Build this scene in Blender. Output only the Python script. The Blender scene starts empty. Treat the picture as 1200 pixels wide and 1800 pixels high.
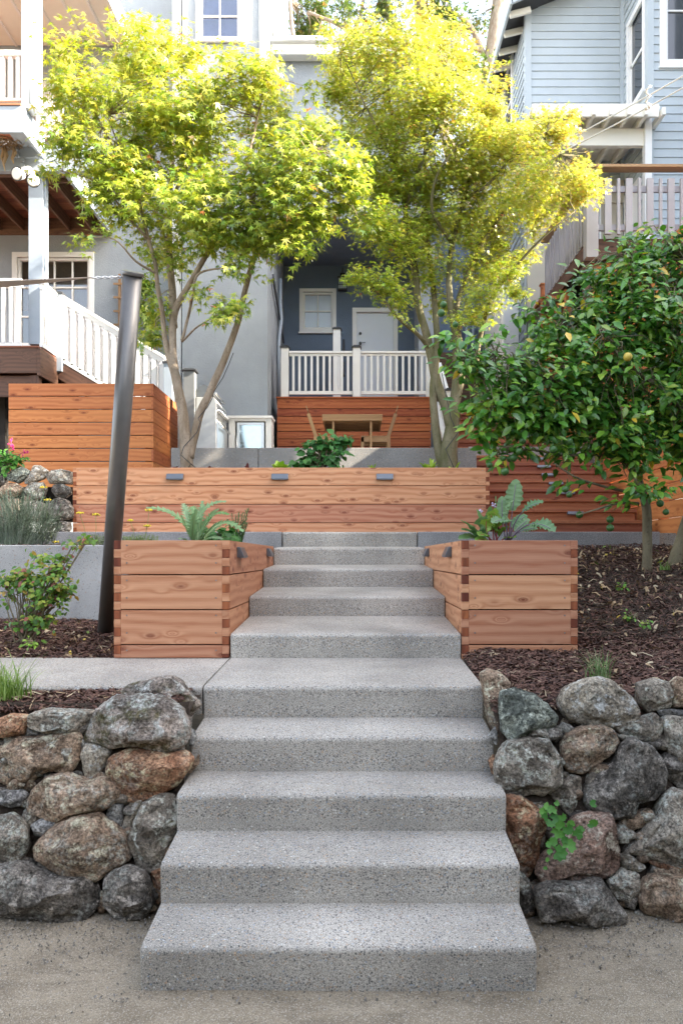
import bpy, bmesh, math, random
import numpy as np
from mathutils import Vector, noise
R=math.radians; PI=math.pi
sc=bpy.context.scene; C=sc.collection
# ---------------------------------------------------------------- camera
F=1350.0; CX=625.0; CY=980.0; EYE=1.665
cd=bpy.data.cameras.new('Camera'); cam=bpy.data.objects.new('Camera',cd); C.objects.link(cam)
cd.sensor_fit='HORIZONTAL'; cd.sensor_width=36; cd.lens=36*F/1200
cd.shift_x=-(CX-600)/1200; cd.shift_y=(CY-900)/1200
cd.clip_start=.05; cd.clip_end=2000
cam.location=(0,0,EYE); cam.rotation_euler=(R(90),0,0); sc.camera=cam
# ---------------------------------------------------------------- light
SUN_EL=R(33); SUN_AZ=math.atan2(-.2,1.0)      # direction TO the sun in XY: from the right, a little in front
w=bpy.data.worlds.new('World'); sc.world=w; w.use_nodes=True
nt=w.node_tree; bg=nt.nodes['Background']; sk=nt.nodes.new('ShaderNodeTexSky')
sk.sky_type='NISHITA'; sk.sun_disc=False; sk.sun_elevation=SUN_EL; sk.sun_rotation=PI/2-SUN_AZ
sk.air_density=1.0; sk.dust_density=3.5; sk.ozone_density=.6
hsn=nt.nodes.new('ShaderNodeHueSaturation'); hsn.inputs['Saturation'].default_value=.62; nt.links.new(sk.outputs[0],hsn.inputs['Color']); nt.links.new(hsn.outputs[0],bg.inputs[0]); bg.inputs[1].default_value=.15
sd=bpy.data.lights.new('Sun','SUN'); so=bpy.data.objects.new('Sun',sd); C.objects.link(so)
sd.energy=4.1; sd.angle=R(.53); sd.color=(1,.91,.76)
dv=Vector((math.cos(SUN_AZ)*math.cos(SUN_EL),math.sin(SUN_AZ)*math.cos(SUN_EL),math.sin(SUN_EL)))
so.rotation_euler=dv.to_track_quat('Z','Y').to_euler(); so.location=(20,-5,20)
sc.view_settings.view_transform='Standard'; sc.view_settings.look='None'; sc.view_settings.gamma=1
sc.view_settings.exposure=2.68
# ---------------------------------------------------------------- helpers
def P(px,py,Y): return Vector(((px-CX)*Y/F, Y, EYE-(py-CY)*Y/F))
def PX(px,Y): return (px-CX)*Y/F
def PZ(py,Y): return EYE-(py-CY)*Y/F
WL={}
class M:
    def __init__(s): s.v=[];s.f=[];s.uv=[];s.mi=[];s.sm=[];s.tn=[]
    def add(s,vs,fs,mi=0,sm=False,uvs=None,tone=.5):
        b=len(s.v); s.v+= [tuple(v) for v in vs]
        for k,f in enumerate(fs):
            s.f.append(tuple(b+i for i in f)); s.mi.append(mi); s.sm.append(sm); s.tn.append(tone)
            if uvs: s.uv+=[uvs[i] for i in f]
            else: s.uv+=[(vs[i][0]+.37*vs[i][1],vs[i][2]) for i in f]
    def box(s,x0,x1,y0,y1,z0,z1,mi=0,ax=None,tone=None):
        """axis aligned board; ax = index of the long axis (grain)"""
        if x1<x0:x0,x1=x1,x0
        if y1<y0:y0,y1=y1,y0
        if z1<z0:z0,z1=z1,z0
        d=(x1-x0,y1-y0,z1-z0)
        if ax is None: ax=d.index(max(d))
        vs=[(x,y,z) for x in(x0,x1) for y in(y0,y1) for z in(z0,z1)]
        fs=[(0,1,3,2),(4,6,7,5),(0,4,5,1),(2,3,7,6),(0,2,6,4),(1,5,7,3)]
        nax=[0,0,1,1,2,2]; b=len(s.v); s.v+=vs
        ou,ov=rnd.uniform(0,50),rnd.uniform(0,50); t=rnd.random() if tone is None else tone
        for f,na in zip(fs,nax):
            oth=[a for a in(0,1,2) if a!=na]
            if ax in oth: ua=ax; va=[a for a in oth if a!=ax][0]
            else: ua,va=oth
            s.f.append(tuple(b+i for i in f)); s.mi.append(mi); s.sm.append(False); s.tn.append(t)
            s.uv+=[(vs[i][ua]+ou,vs[i][va]+ov) for i in f]
    def obox(s,p,ax,ay,az,mi=0,tone=None):
        """box from corner/centre p with half vectors; grain along ax"""
        p=Vector(p);ax=Vector(ax);ay=Vector(ay);az=Vector(az)
        vs=[p+ax*i+ay*j+az*k for i in(-1,1) for j in(-1,1) for k in(-1,1)]
        fs=[(0,1,3,2),(4,6,7,5),(0,4,5,1),(2,3,7,6),(0,2,6,4),(1,5,7,3)]
        L=(ax.length,ay.length,az.length); idx=[(i,j,k) for i in(-1,1) for j in(-1,1) for k in(-1,1)]
        nax=[0,0,1,1,2,2]; b=len(s.v); s.v+=[tuple(v) for v in vs]
        ou,ov=rnd.uniform(0,50),rnd.uniform(0,50); t=rnd.random() if tone is None else tone
        for f,na in zip(fs,nax):
            oth=[a for a in(0,1,2) if a!=na]
            s.f.append(tuple(b+i for i in f)); s.mi.append(mi); s.sm.append(False); s.tn.append(t)
            s.uv+=[(idx[i][oth[0]]*L[oth[0]]+ou,idx[i][oth[1]]*L[oth[1]]+ov) for i in f]
    def bar(s,a,b_,w,h,mi=0,up=(0,0,1),tone=None):
        a=Vector(a);b_=Vector(b_);d=b_-a;u=Vector(up)
        sd=d.cross(u).normalized(); uu=sd.cross(d).normalized()
        s.obox((a+b_)/2,d/2,sd*w/2,uu*h/2,mi,tone)
    def tube(s,pts,rad,n=8,mi=0,cap=True,sm=True,tone=.5):
        pts=[Vector(p) for p in pts]
        if not hasattr(rad,'__len__'): rad=[rad]*len(pts)
        b=len(s.v); prev=None; acc=0; rows=[]
        for i,p in enumerate(pts):
            d=(pts[min(i+1,len(pts)-1)]-pts[max(i-1,0)])
            if d.length<1e-9:d=Vector((0,0,1))
            d.normalize()
            if prev is None:
                r=Vector((1,0,0)) if abs(d.x)<.9 else Vector((0,1,0))
                u=d.cross(r).normalized()
            else:
                u=(prev-d*prev.dot(d)); u=u.normalized() if u.length>1e-6 else d.orthogonal().normalized()
            prev=u; v=d.cross(u)
            if i: acc+=(p-pts[i-1]).length
            for k in range(n):
                a=2*PI*k/n; s.v.append(tuple(p+(u*math.cos(a)+v*math.sin(a))*rad[i]))
            rows.append(acc)
        for i in range(len(pts)-1):
            for k in range(n):
                k2=(k+1)%n
                s.f.append((b+i*n+k,b+i*n+k2,b+(i+1)*n+k2,b+(i+1)*n+k)); s.mi.append(mi);s.sm.append(sm);s.tn.append(tone)
                c=2*PI*max(rad[0],.01)/n
                s.uv+=[(rows[i],k*c),(rows[i],(k+1)*c),(rows[i+1],(k+1)*c),(rows[i+1],k*c)]
        if cap:
            for o,rv in((0,True),((len(pts)-1)*n,False)):
                f=[b+o+k for k in range(n)]
                if rv:f.reverse()
                s.f.append(tuple(f)); s.mi.append(mi);s.sm.append(False);s.tn.append(tone)
                s.uv+=[(0,0)]*n
    def prism(s,poly,axis,a0,a1,mi=0,sm=False,tone=.5):
        """poly: list of 2D points in the plane normal to axis ('X': (y,z), 'Y': (x,z), 'Z': (x,y))"""
        def mk(p,a):
            return {'X':(a,p[0],p[1]),'Y':(p[0],a,p[1]),'Z':(p[0],p[1],a)}[axis]
        n=len(poly); vs=[mk(p,a0) for p in poly]+[mk(p,a1) for p in poly]
        b=len(s.v); s.v+=vs; acc=0
        for i in range(n):
            j=(i+1)%n; l=math.dist(poly[i],poly[j])
            s.f.append((b+i,b+j,b+n+j,b+n+i)); s.mi.append(mi);s.sm.append(sm);s.tn.append(tone)
            s.uv+=[(a0,acc),(a0,acc+l),(a1,acc+l),(a1,acc)]; acc+=l
        for o,rv in((0,True),(n,False)):
            f=[b+o+k for k in range(n)]
            if rv:f.reverse()
            s.f.append(tuple(f)); s.mi.append(mi);s.sm.append(False);s.tn.append(tone)
            pp=[poly[i-b-o] for i in f]; s.uv+=[tuple(q) for q in pp]
    def sphere(s,c,r,seg=10,ring=7,mi=0,sq=(1,1,1),tone=.5):
        vs=[];fs=[]
        for i in range(ring+1):
            t=PI*i/ring
            for k in range(seg):
                a=2*PI*k/seg; vs.append((c[0]+r*sq[0]*math.sin(t)*math.cos(a),c[1]+r*sq[1]*math.sin(t)*math.sin(a),c[2]+r*sq[2]*math.cos(t)))
        for i in range(ring):
            for k in range(seg): fs.append((i*seg+k,(i+1)*seg+k,(i+1)*seg+(k+1)%seg,i*seg+(k+1)%seg))
        s.add(vs,fs,mi,True,tone=tone)
rnd=random.Random(7)
def wloc(o): return WL.get(o.name,Vector((0,0,0)))
def obj(name,m,mats,parent=None,bev=0,loc=None):
    if not isinstance(mats,(list,tuple)): mats=[mats]
    v=np.array(m.v,dtype=np.float64)
    lo=v.min(0);hi=v.max(0); o0=Vector(((lo[0]+hi[0])/2,(lo[1]+hi[1])/2,lo[2])) if loc is None else Vector(loc)
    v=v-np.array(o0)
    me=bpy.data.meshes.new(name); me.from_pydata([tuple(a) for a in v],[],m.f)
    ul=me.uv_layers.new(name='UVMap'); ul.data.foreach_set('uv',np.array(m.uv,dtype=np.float32).ravel())
    me.polygons.foreach_set('material_index',m.mi); me.polygons.foreach_set('use_smooth',m.sm)
    at=me.attributes.new('tone','FLOAT','FACE'); at.data.foreach_set('value',m.tn)
    for q in mats: me.materials.append(q)
    me.update(); me.validate()
    o=bpy.data.objects.new(name,me); C.objects.link(o)
    if parent: o.parent=parent; o.location=o0-wloc(parent)
    else: o.location=o0
    WL[o.name]=o0
    if bev:
        b=o.modifiers.new('Bevel','BEVEL'); b.width=bev; b.segments=2; b.limit_method='ANGLE'; b.harden_normals=False
    return o
def tag(o,label,cat,group=None):
    o['label']=label; o['category']=cat
    if group:o['group']=group
    return o
def thing(name,loc,label,cat,group=None):
    o=bpy.data.objects.new(name,None); C.objects.link(o); o.location=loc; o.empty_display_size=.2
    WL[o.name]=Vector(loc); return tag(o,label,cat,group)
def setting(name,m,mats,kind='structure',**k):
    o=obj(name,m,mats,**k); o['kind']=kind; return o
def dup(o,parent,off):
    """copy of a part, moved by off (world)"""
    c=o.copy(); C.objects.link(c); c.parent=parent; c.location=Vector(o.location)+Vector(off); WL[c.name]=wloc(o)+Vector(off)
    return c
def curve(pts,n=6):
    """Catmull-Rom through rows of numbers"""
    pts=[np.array(p,dtype=float) for p in pts]; out=[]
    q=[2*pts[0]-pts[1]]+pts+[2*pts[-1]-pts[-2]]
    for i in range(1,len(q)-2):
        for k in range(n):
            t=k/n
            out.append(.5*((2*q[i])+(-q[i-1]+q[i+1])*t+(2*q[i-1]-5*q[i]+4*q[i+1]-q[i+2])*t*t+(-q[i-1]+3*q[i]-3*q[i+1]+q[i+2])*t**3))
    out.append(pts[-1]); return out
# ---------------------------------------------------------------- materials
class N:
    def __init__(s,name,rough=.7,metal=0,spec=.5):
        s.m=bpy.data.materials.new(name); s.m.use_nodes=True; s.t=s.m.node_tree
        s.b=s.t.nodes['Principled BSDF']; s.b.inputs['Roughness'].default_value=rough; s.b.inputs['Metallic'].default_value=metal
        s.b.inputs['Specular IOR Level'].default_value=spec
    def n(s,t,ins={},**kw):
        x=s.t.nodes.new(t)
        for k,v in kw.items(): setattr(x,k,v)
        for k,v in ins.items(): s.s(x.inputs[k],v)
        return x
    def s(s,inp,v):
        if isinstance(v,bpy.types.NodeSocket): s.t.links.new(v,inp)
        elif isinstance(v,bpy.types.Node): s.t.links.new(v.outputs[0],inp)
        else:
            if hasattr(inp.default_value,'__len__') and hasattr(v,'__len__') and len(v)==3 and len(inp.default_value)==4: v=(*v,1)
            inp.default_value=v
    def pos(s): return s.n('ShaderNodeNewGeometry').outputs['Position']
    def uv(s): return s.n('ShaderNodeTexCoord').outputs['UV']
    def map(s,vec,scale,loc=(0,0,0)): return s.n('ShaderNodeMapping',{'Vector':vec,'Scale':scale,'Location':loc}).outputs[0]
    def noise(s,vec,sc_,det=4,ro=.55,dist=0): return s.n('ShaderNodeTexNoise',{'Vector':vec,'Scale':sc_,'Detail':det,'Roughness':ro,'Distortion':dist})
    def vor(s,vec,sc_,**k): return s.n('ShaderNodeTexVoronoi',{'Vector':vec,'Scale':sc_},**k)
    def ramp(s,fac,stops):
        r=s.n('ShaderNodeValToRGB',{'Fac':fac}); e=r.color_ramp.elements
        while len(e)<len(stops): e.new(.5)
        for el,(p,c) in zip(e,stops):
            el.position=p; el.color=(*c,1) if hasattr(c,'__len__') else (c,c,c,1)
        return r.outputs[0]
    def mix(s,fac,a,b,bt='MIX'):
        x=s.n('ShaderNodeMix',data_type='RGBA',blend_type=bt); s.s(x.inputs[0],fac); s.s(x.inputs[6],a); s.s(x.inputs[7],b); return x.outputs[2]
    def math(s,op,a,b=0,c=None):
        x=s.n('ShaderNodeMath',operation=op); s.s(x.inputs[0],a); s.s(x.inputs[1],b)
        if c is not None: s.s(x.inputs[2],c)
        return x.outputs[0]
    def bump(s,h,st=.3,d=.01,nrm=None):
        b=s.n('ShaderNodeBump',{'Height':h,'Strength':st,'Distance':d})
        if nrm is not None: s.s(b.inputs['Normal'],nrm)
        return b.outputs[0]
    def out(s,col=None,nrm=None,rough=None):
        if col is not None: s.s(s.b.inputs['Base Color'],col)
        if nrm is not None: s.s(s.b.inputs['Normal'],nrm)
        if rough is not None: s.s(s.b.inputs['Roughness'],rough)
        return s.m
    def attr(s,name,o='Fac'): return s.n('ShaderNodeAttribute',attribute_name=name).outputs[o]
def concrete(name,base,speck=1.0,stain=.25,bsc=1):
    k=N(name,.85,spec=.3); p=k.pos()
    big=k.ramp(k.noise(p,1.6,5).outputs[0],[(.3,tuple(c*(1-stain) for c in base)),(.7,tuple(min(1,c*(1+stain*.5)) for c in base))])
    v=k.vor(p,98,feature='F1'); rc=k.n('ShaderNodeSeparateColor',{'Color':v.outputs['Color']})
    # exposed aggregate: pebbles of many tints
    peb=k.ramp(rc.outputs[0],[(0,(.05,.05,.05)),(.25,(.13,.13,.13)),(.5,(.30,.27,.23)),(.68,(.45,.30,.18)),(.84,(.20,.26,.33)),(1,(.68,.64,.56))])
    pick=k.math('GREATER_THAN',rc.outputs[1],1-.6*speck)
    sh=k.math('LESS_THAN',v.outputs['Distance'],.42)
    c=k.mix(k.math('MULTIPLY',k.math('MULTIPLY',pick,sh),.75),big,peb)
    fine=k.noise(p,210,3,.7); c=k.mix(.75,c,k.ramp(fine.outputs[0],[(.36,.15),(.64,.88)]),'OVERLAY')
    v2=k.vor(p,48); rc2=k.n('ShaderNodeSeparateColor',{'Color':v2.outputs['Color']})
    c=k.mix(k.math('MULTIPLY',k.math('GREATER_THAN',rc2.outputs[1],.95),k.math('LESS_THAN',v2.outputs['Distance'],.22)),c,k.ramp(rc2.outputs[0],[(0,(.12,.15,.19)),(.5,(.48,.44,.37)),(1,(.35,.2,.13))]))
    n=k.bump(fine.outputs[0],.35*bsc,.003); n=k.bump(v.outputs['Distance'],.25*bsc,.003,n); n=k.bump(k.noise(p,9,4).outputs[0],.3,.008,n)
    return k.out(c,n)
def wood(name,light,dark,knots=1.0,rough=.62,tonevar=.35,weather=0):
    k=N(name,rough,spec=.35); u=k.uv(); tn=k.attr('tone')
    kv=k.vor(k.map(u,(4.6,11,1)),1.0,feature='F1',distance='EUCLIDEAN'); kv.inputs['Randomness'].default_value=1
    kd=kv.outputs['Distance']
    bend=k.math('MULTIPLY',k.math('POWER',k.math('SUBTRACT',1,k.math('MINIMUM',kd,1)),7),1.6)
    warp=k.noise(k.map(u,(.5,1.6,1)),1,2).outputs[0]
    sx=k.n('ShaderNodeSeparateXYZ',{'Vector':u})
    y=k.math('ADD',k.math('MULTIPLY',sx.outputs[1],95),k.math('MULTIPLY',k.math('ADD',warp,bend),16))
    ring=k.math('ADD',k.math('MULTIPLY',k.math('SINE',y),.5),.5)
    fine=k.noise(k.map(u,(4,170,1)),1,4,.6).outputs[0]
    med=k.noise(k.map(u,(1.2,20,1)),1,3).outputs[0]
    f=k.math('ADD',k.math('MULTIPLY',ring,.32),k.math('ADD',k.math('MULTIPLY',fine,.55),k.math('MULTIPLY',med,.45)))
    c=k.ramp(f,[(.35,light),(.68,tuple(a*.6+b*.4 for a,b in zip(light,dark))),(1,dark)])
    if knots:
        rc=k.n('ShaderNodeSeparateColor',{'Color':kv.outputs['Color']})
        ok=k.math('GREATER_THAN',rc.outputs[0],1-.5*knots)
        km=k.ramp(kd,[(.0,.9),(.055,1),(.075,.55),(.12,.75),(.2,.22),(.42,0)])
        c=k.mix(k.math('MULTIPLY',km,ok),c,tuple(a*b for a,b in zip(dark,(.42,.25,.22))))
    hs=k.n('ShaderNodeHueSaturation',{'Color':c,'Value':k.math('ADD',1-tonevar/2,k.math('MULTIPLY',tn,tonevar)),'Hue':k.math('ADD',.488,k.math('MULTIPLY',tn,.014))})
    c=hs.outputs[0]
    if weather:
        c=k.mix(k.ramp(k.noise(k.pos(),2.4,4).outputs[0],[(.45,0),(.75,weather)]),c,(.2,.17,.15))
    n=k.bump(fine,.25,.002); n=k.bump(ring,.12,.002,n)
    return k.out(c,n)
def paint(name,col,rough=.5,var=.12,bump=.1,grain=None):
    k=N(name,rough,spec=.4); p=k.pos()
    c=k.mix(k.ramp(k.noise(p,2.3,5).outputs[0],[(.35,0),(.7,1)]),tuple(a*(1-var) for a in col),col)
    c=k.mix(k.ramp(k.noise(p,23,4).outputs[0],[(.55,0),(.8,.5)]),c,tuple(a*(1-var*1.3) for a in col))
    n=k.bump(k.noise(k.map(p,grain) if grain else p,60,3).outputs[0],bump,.002)
    return k.out(c,n)
def stucco(name,col):
    k=N(name,.9,spec=.2); p=k.pos()
    c=k.mix(k.ramp(k.noise(p,1.1,6,.6).outputs[0],[(.35,0),(.7,1)]),tuple(a*.86 for a in col),tuple(a*1.06 for a in col))
    c=k.mix(k.ramp(k.noise(k.map(p,(3,3,.4)),2,4).outputs[0],[(.55,0),(.8,.35)]),c,tuple(a*.78 for a in col))
    h=k.noise(p,38,5,.65,.6).outputs[0]
    n=k.bump(k.ramp(h,[(.35,0),(.6,1)]),.5,.006); n=k.bump(k.noise(p,110,2).outputs[0],.3,.003,n)
    return k.out(c,n)
def rockmat(name,base,alt,lichen=.4,moss=0,pit=.4,pale=(.50,.52,.46)):
    k=N(name,.92,spec=.25); p=k.pos(); oi=k.n('ShaderNodeObjectInfo').outputs['Random']
    off=k.n('ShaderNodeCombineXYZ',{'X':k.math('MULTIPLY',oi,31),'Y':k.math('MULTIPLY',oi,17),'Z':0}).outputs[0]
    base=tuple(x*f_ for x,f_ in zip(base,(1.3,1.2,1.08))); alt=tuple(x*f_ for x,f_ in zip(alt,(1.3,1.22,1.1))); p=k.n('ShaderNodeVectorMath',{0:p,1:off},operation='ADD').outputs[0]
    a=k.noise(p,5.5,6,.65,.4).outputs[0]; b=k.noise(p,26,6,.7,.2).outputs[0]; c_=k.noise(p,75,5,.75).outputs[0]
    c=k.mix(k.ramp(a,[(.42,0),(.56,1)]),base,alt)
    c=k.mix(k.ramp(k.noise(k.map(p,(1,1,1),(11,5,7)),3.2,5,.6,.6).outputs[0],[(.48,0),(.58,.75)]),c,tuple(x*.38 for x in base))
    c=k.mix(k.ramp(b,[(.52,0),(.64,.75)]),c,tuple(x*.3 for x in base))
    c=k.mix(k.ramp(k.noise(k.map(p,(1,1,1),(5,3,1)),15,7,.75).outputs[0],[(.53,0),(.60,.8)]),c,tuple(min(.7,x*1.7+.05) for x in alt))
    if lichen:
        m=k.math('MULTIPLY',k.ramp(k.noise(k.map(p,(1,1,1),(9,2,4)),6,3).outputs[0],[(.5,0),(.62,1)]),k.ramp(k.noise(p,48,5,.7).outputs[0],[(.48,0),(.56,1)]))
        c=k.mix(k.math('MULTIPLY',m,lichen),c,pale)
    if moss:
        m=k.math('MULTIPLY',k.ramp(k.noise(k.map(p,(1,1,1),(2,8,4)),4,3).outputs[0],[(.5,0),(.6,1)]),k.ramp(b,[(.4,0),(.55,1)]))
        c=k.mix(k.math('MULTIPLY',m,moss),c,(.10,.085,.02))
    c=k.mix(.85,c,k.ramp(c_,[(.36,.1),(.64,.9)]),'OVERLAY')
    n=k.bump(c_,.9,.010); n=k.bump(b,1,.035,n); n=k.bump(a,.7,.06,n)
    vf=k.vor(k.map(p,(1,1,1.3)),8.5,feature='SMOOTH_F1'); vf.inputs['Smoothness'].default_value=.15; n=k.bump(vf.outputs['Distance'],.9,.06,n)
    if pit:
        v=k.vor(p,38); n=k.bump(k.ramp(v.outputs['Distance'],[(.0,0),(.22,1)]),pit,.015,n)
    return k.out(c,n)
def leafmat(name,trans=.45,rough=.5,spec=.4,sat=1.25):
    k=N(name,rough,spec=spec); c=k.attr('col','Color')
    k.s(k.b.inputs['Base Color'],c)
    tr=k.n('ShaderNodeBsdfTranslucent'); k.s(tr.inputs[0],k.n('ShaderNodeHueSaturation',{'Color':c,'Saturation':sat,'Value':1.25}).outputs[0])
    mx=k.n('ShaderNodeMixShader',{0:trans}); k.t.links.new(k.b.outputs[0],mx.inputs[1]); k.t.links.new(tr.outputs[0],mx.inputs[2])
    k.t.links.new(mx.outputs[0],k.t.nodes['Material Output'].inputs[0]); return k.m
def barkmat(name,a,b,sc_=1):
    k=N(name,.85,spec=.25); p=k.pos()
    c=k.mix(k.ramp(k.noise(k.map(p,(6,6,2)),1.5*sc_,5,.6).outputs[0],[(.35,0),(.65,1)]),a,b)
    c=k.mix(k.ramp(k.noise(p,40,4).outputs[0],[(.55,0),(.75,.6)]),c,tuple(x*.45 for x in a))
    n=k.bump(k.noise(k.map(p,(10,10,4)),4,5,.7).outputs[0],.5,.01)
    return k.out(c,n)
def plain(name,col,rough=.5,metal=0,spec=.5,bs=0):
    k=N(name,rough,metal,spec); p=k.pos()
    c=k.mix(k.ramp(k.noise(p,14,4).outputs[0],[(.4,0),(.7,.25)]),col,tuple(x*.7 for x in col))
    return k.out(c,k.bump(k.noise(p,120,2).outputs[0],.08+bs,.002))
def glassy(name,col,rough=.06):
    k=N(name,rough,spec=.9); p=k.pos()
    c=k.mix(k.noise(p,1.3,2).outputs[0],tuple(x*.6 for x in col),col)
    return k.out(c,k.bump(k.noise(p,1.5,1).outputs[0],.05,.01))
m_step=concrete('aggregate concrete',(.415,.38,.33),1.0,.34)
m_wallc=concrete('aggregate wall concrete',(.27,.255,.235),.9)
m_smooth=concrete('smooth grey concrete',(.40,.40,.39),.12,.35,.4)
m_curb=concrete('board formed concrete',(.33,.32,.31),.25,.3,.5)
m_cedar=wood('new cedar',(.62,.335,.18),(.38,.145,.06),1.2,tonevar=.38)
m_cedarb=wood('long planter cedar',(.63,.335,.18),(.38,.13,.05),1.7,tonevar=.3)
m_cedard=wood('dark stair redwood',(.38,.15,.07),(.24,.075,.033),.5,tonevar=.35)
m_redw=wood('red stained redwood',(.42,.135,.045),(.25,.055,.018),.4,tonevar=.45)
m_fence=wood('orange cedar fence',(.56,.22,.07),(.38,.11,.03),.6,tonevar=.35)
m_end=wood('end grain',(.30,.095,.035),(.13,.036,.014),0,tonevar=.8)
m_brown=wood('weathered deck timber',(.16,.085,.05),(.075,.04,.026),.3,tonevar=.6)
m_teak=wood('pale teak',(.36,.23,.115),(.27,.16,.075),0,tonevar=.25)
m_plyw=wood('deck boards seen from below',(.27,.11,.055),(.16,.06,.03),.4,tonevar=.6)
m_white=paint('white paint',(.82,.81,.79),.45,.06)
m_white2=paint('warm white soffit paint',(.86,.82,.73),.55,.08)
m_greyblue=paint('blue grey trim paint',(.35,.40,.46),.5,.12)
m_charc=paint('charcoal paint',(.055,.057,.062),.45,.2)
m_siding=paint('pale blue siding paint',(.48,.53,.56),.55,.08,.15)
m_taupe=paint('taupe deck paint',(.38,.355,.37),.5,.12)
m_beige=paint('beige porch paint',(.52,.47,.39),.6,.1)
m_stuc=stucco('pale grey stucco',(.33,.36,.39))
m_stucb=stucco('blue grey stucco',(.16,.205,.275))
m_metal=plain('bronze powder coated steel',(.16,.15,.14),.34,.45,.6,.2)
m_steel=plain('brushed steel',(.6,.6,.6),.28,1)
m_screw=plain('screw heads',(.35,.34,.33),.4,1)
m_fixt=plain('grey light fixture',(.14,.15,.165),.35,.6)
m_black=plain('black metal',(.015,.015,.017),.4)
m_dark=plain('painted void shade',(.02,.016,.013),.9)  # near-black colour stands in for shade in the hollows under the decks
m_glass=glassy('window glass',(.03,.035,.045))
m_glasspale=glassy('curtained window glass',(.50,.58,.66),.25)
m_curt=paint('brown blind',(.17,.135,.10),.8,.3)
m_curtb=paint('blue curtain',(.12,.17,.38),.8,.3)
m_door=paint('white door paint',(.72,.76,.82),.4,.04)
m_roof=plain('dark roof shingles',(.06,.06,.062),.9)
m_cable=plain('white cable',(.7,.68,.63),.5)
# ================================================================ GROUND
def granite():
    k=N('decomposed granite',.95,spec=.2); p=k.pos()
    c=k.mix(k.ramp(k.noise(p,2.2,5,.6).outputs[0],[(.35,0),(.65,1)]),(.23,.185,.128),(.32,.265,.19))
    c=k.mix(k.ramp(k.noise(k.map(p,(.6,1.6,1)),3.5,6,.7,.8).outputs[0],[(.48,0),(.7,.8)]),c,(.15,.12,.085))
    v=k.vor(p,270); rc=k.n('ShaderNodeSeparateColor',{'Color':v.outputs['Color']})
    c=k.mix(k.math('MULTIPLY',k.math('GREATER_THAN',rc.outputs[1],.6),.5),c,k.ramp(rc.outputs[0],[(0,(.06,.055,.05)),(.4,(.2,.17,.13)),(.7,(.42,.36,.28)),(1,(.6,.56,.5))]))
    f=k.noise(p,150,3,.75).outputs[0]; c=k.mix(.5,c,k.ramp(f,[(.3,.25),(.7,.75)]),'OVERLAY')
    n=k.bump(f,.45,.006); n=k.bump(k.noise(p,12,5).outputs[0],.4,.02,n); return k.out(c,n)
m_dg=granite()
def soilmat(name,a,b):
    k=N(name,.97,spec=.15); p=k.pos()
    c=k.mix(k.ramp(k.noise(p,9,6,.7).outputs[0],[(.35,0),(.65,1)]),a,b)
    c=k.mix(k.ramp(k.noise(p,60,5,.7).outputs[0],[(.55,0),(.7,.7)]),c,tuple(x*2.2 for x in b))
    n=k.bump(k.noise(p,45,6,.75).outputs[0],.9,.03); return k.out(c,n)
m_soil=soilmat('dark soil',(.055,.040,.030),(.11,.082,.062))
m_pot=soilmat('planter soil',(.035,.025,.018),(.075,.055,.04))
def sheet(m,xs,ys,fz,mi=0):
    b=len(m.v); nx=len(xs); ny=len(ys)
    vs=[(x,y,fz(x,y)) for y in ys for x in xs]; fs=[(j*nx+i,j*nx+i+1,(j+1)*nx+i+1,(j+1)*nx+i) for j in range(ny-1) for i in range(nx-1)]
    m.add(vs,fs,mi,True)
lin=lambda a,b,n:[a+(b-a)*i/(n-1) for i in range(n)]
g=M()
gx=[-200,-60,-20,-8]+lin(-5,5,60)+[8,20,60,200]; gy=[-200,-40,-10,0]+lin(1.6,3.9,40)+[6,20,80,300]
sheet(g,gx,gy,lambda x,y:0 if abs(x)>5 or y<1.6 or y>3.9 else .012*noise.noise(Vector((x*1.7,y*2.3,0)))+.004*noise.noise(Vector((x*9,y*9,3)))+(0.03*max(0,(y-3.15)/.5)**2*(1+noise.noise(Vector((x*5,y*5,0)))) if abs(x)>.95 and y<3.9 else 0)-.004)
setting('ground',g,m_dg)
# ================================================================ STAIRCASE
SX0,SX1=-.828,.696
wn=[698,633,580,533,493,406,344,299,265,236]; yn=[1664,1518,1396,1295,1206,1114,1048,1000,963,935]
Yn=[2057.4/a for a in wn]; Zn=[EYE-(y-CY)*Y/F for y,Y in zip(yn,Yn)]
Yn.append(9.62); Bn=[0]+[EYE-(y-CY)*Y/F for y,Y in zip([1590,1462,1357,1262,1157,1083,1031.7,992.7,961],Yn[1:10])]+[1.958]
st=thing('staircase',(-.066,Yn[0],0),'wide flight of ten exposed aggregate concrete steps climbing between the planters','stairs')
def stepprofile(Y0,z,Y1,zb,bot,r=.026):
    pr=[(Y0+.014,bot)]
    pr.append((Y0-.0004,z-r*1.25))
    for a in(180,160,140,120,104,92): pr.append((Y0+r+r*math.cos(R(a))-.001,z-r+r*math.sin(R(a))))
    pr+= [(Y1+.03,zb+(zb-z)/(Y1-Y0)*.03),(Y1+.03,bot)]
    return pr
for i in range(10):
    m=M(); bot=(-.05 if i==0 else Bn[i]-.12)
    pr=stepprofile(Yn[i],Zn[i],Yn[i+1],Bn[i+1],bot)
    dx=.0008*(i%2)
    # side arris rounded by three slices
    m.prism([(a,b) for a,b in pr],'X',SX0+dx,SX1-dx)
    m.sm=[1<=q<=7 for q in range(len(m.sm))]
    obj('step',m,m_step,st,bev=.008)
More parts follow.
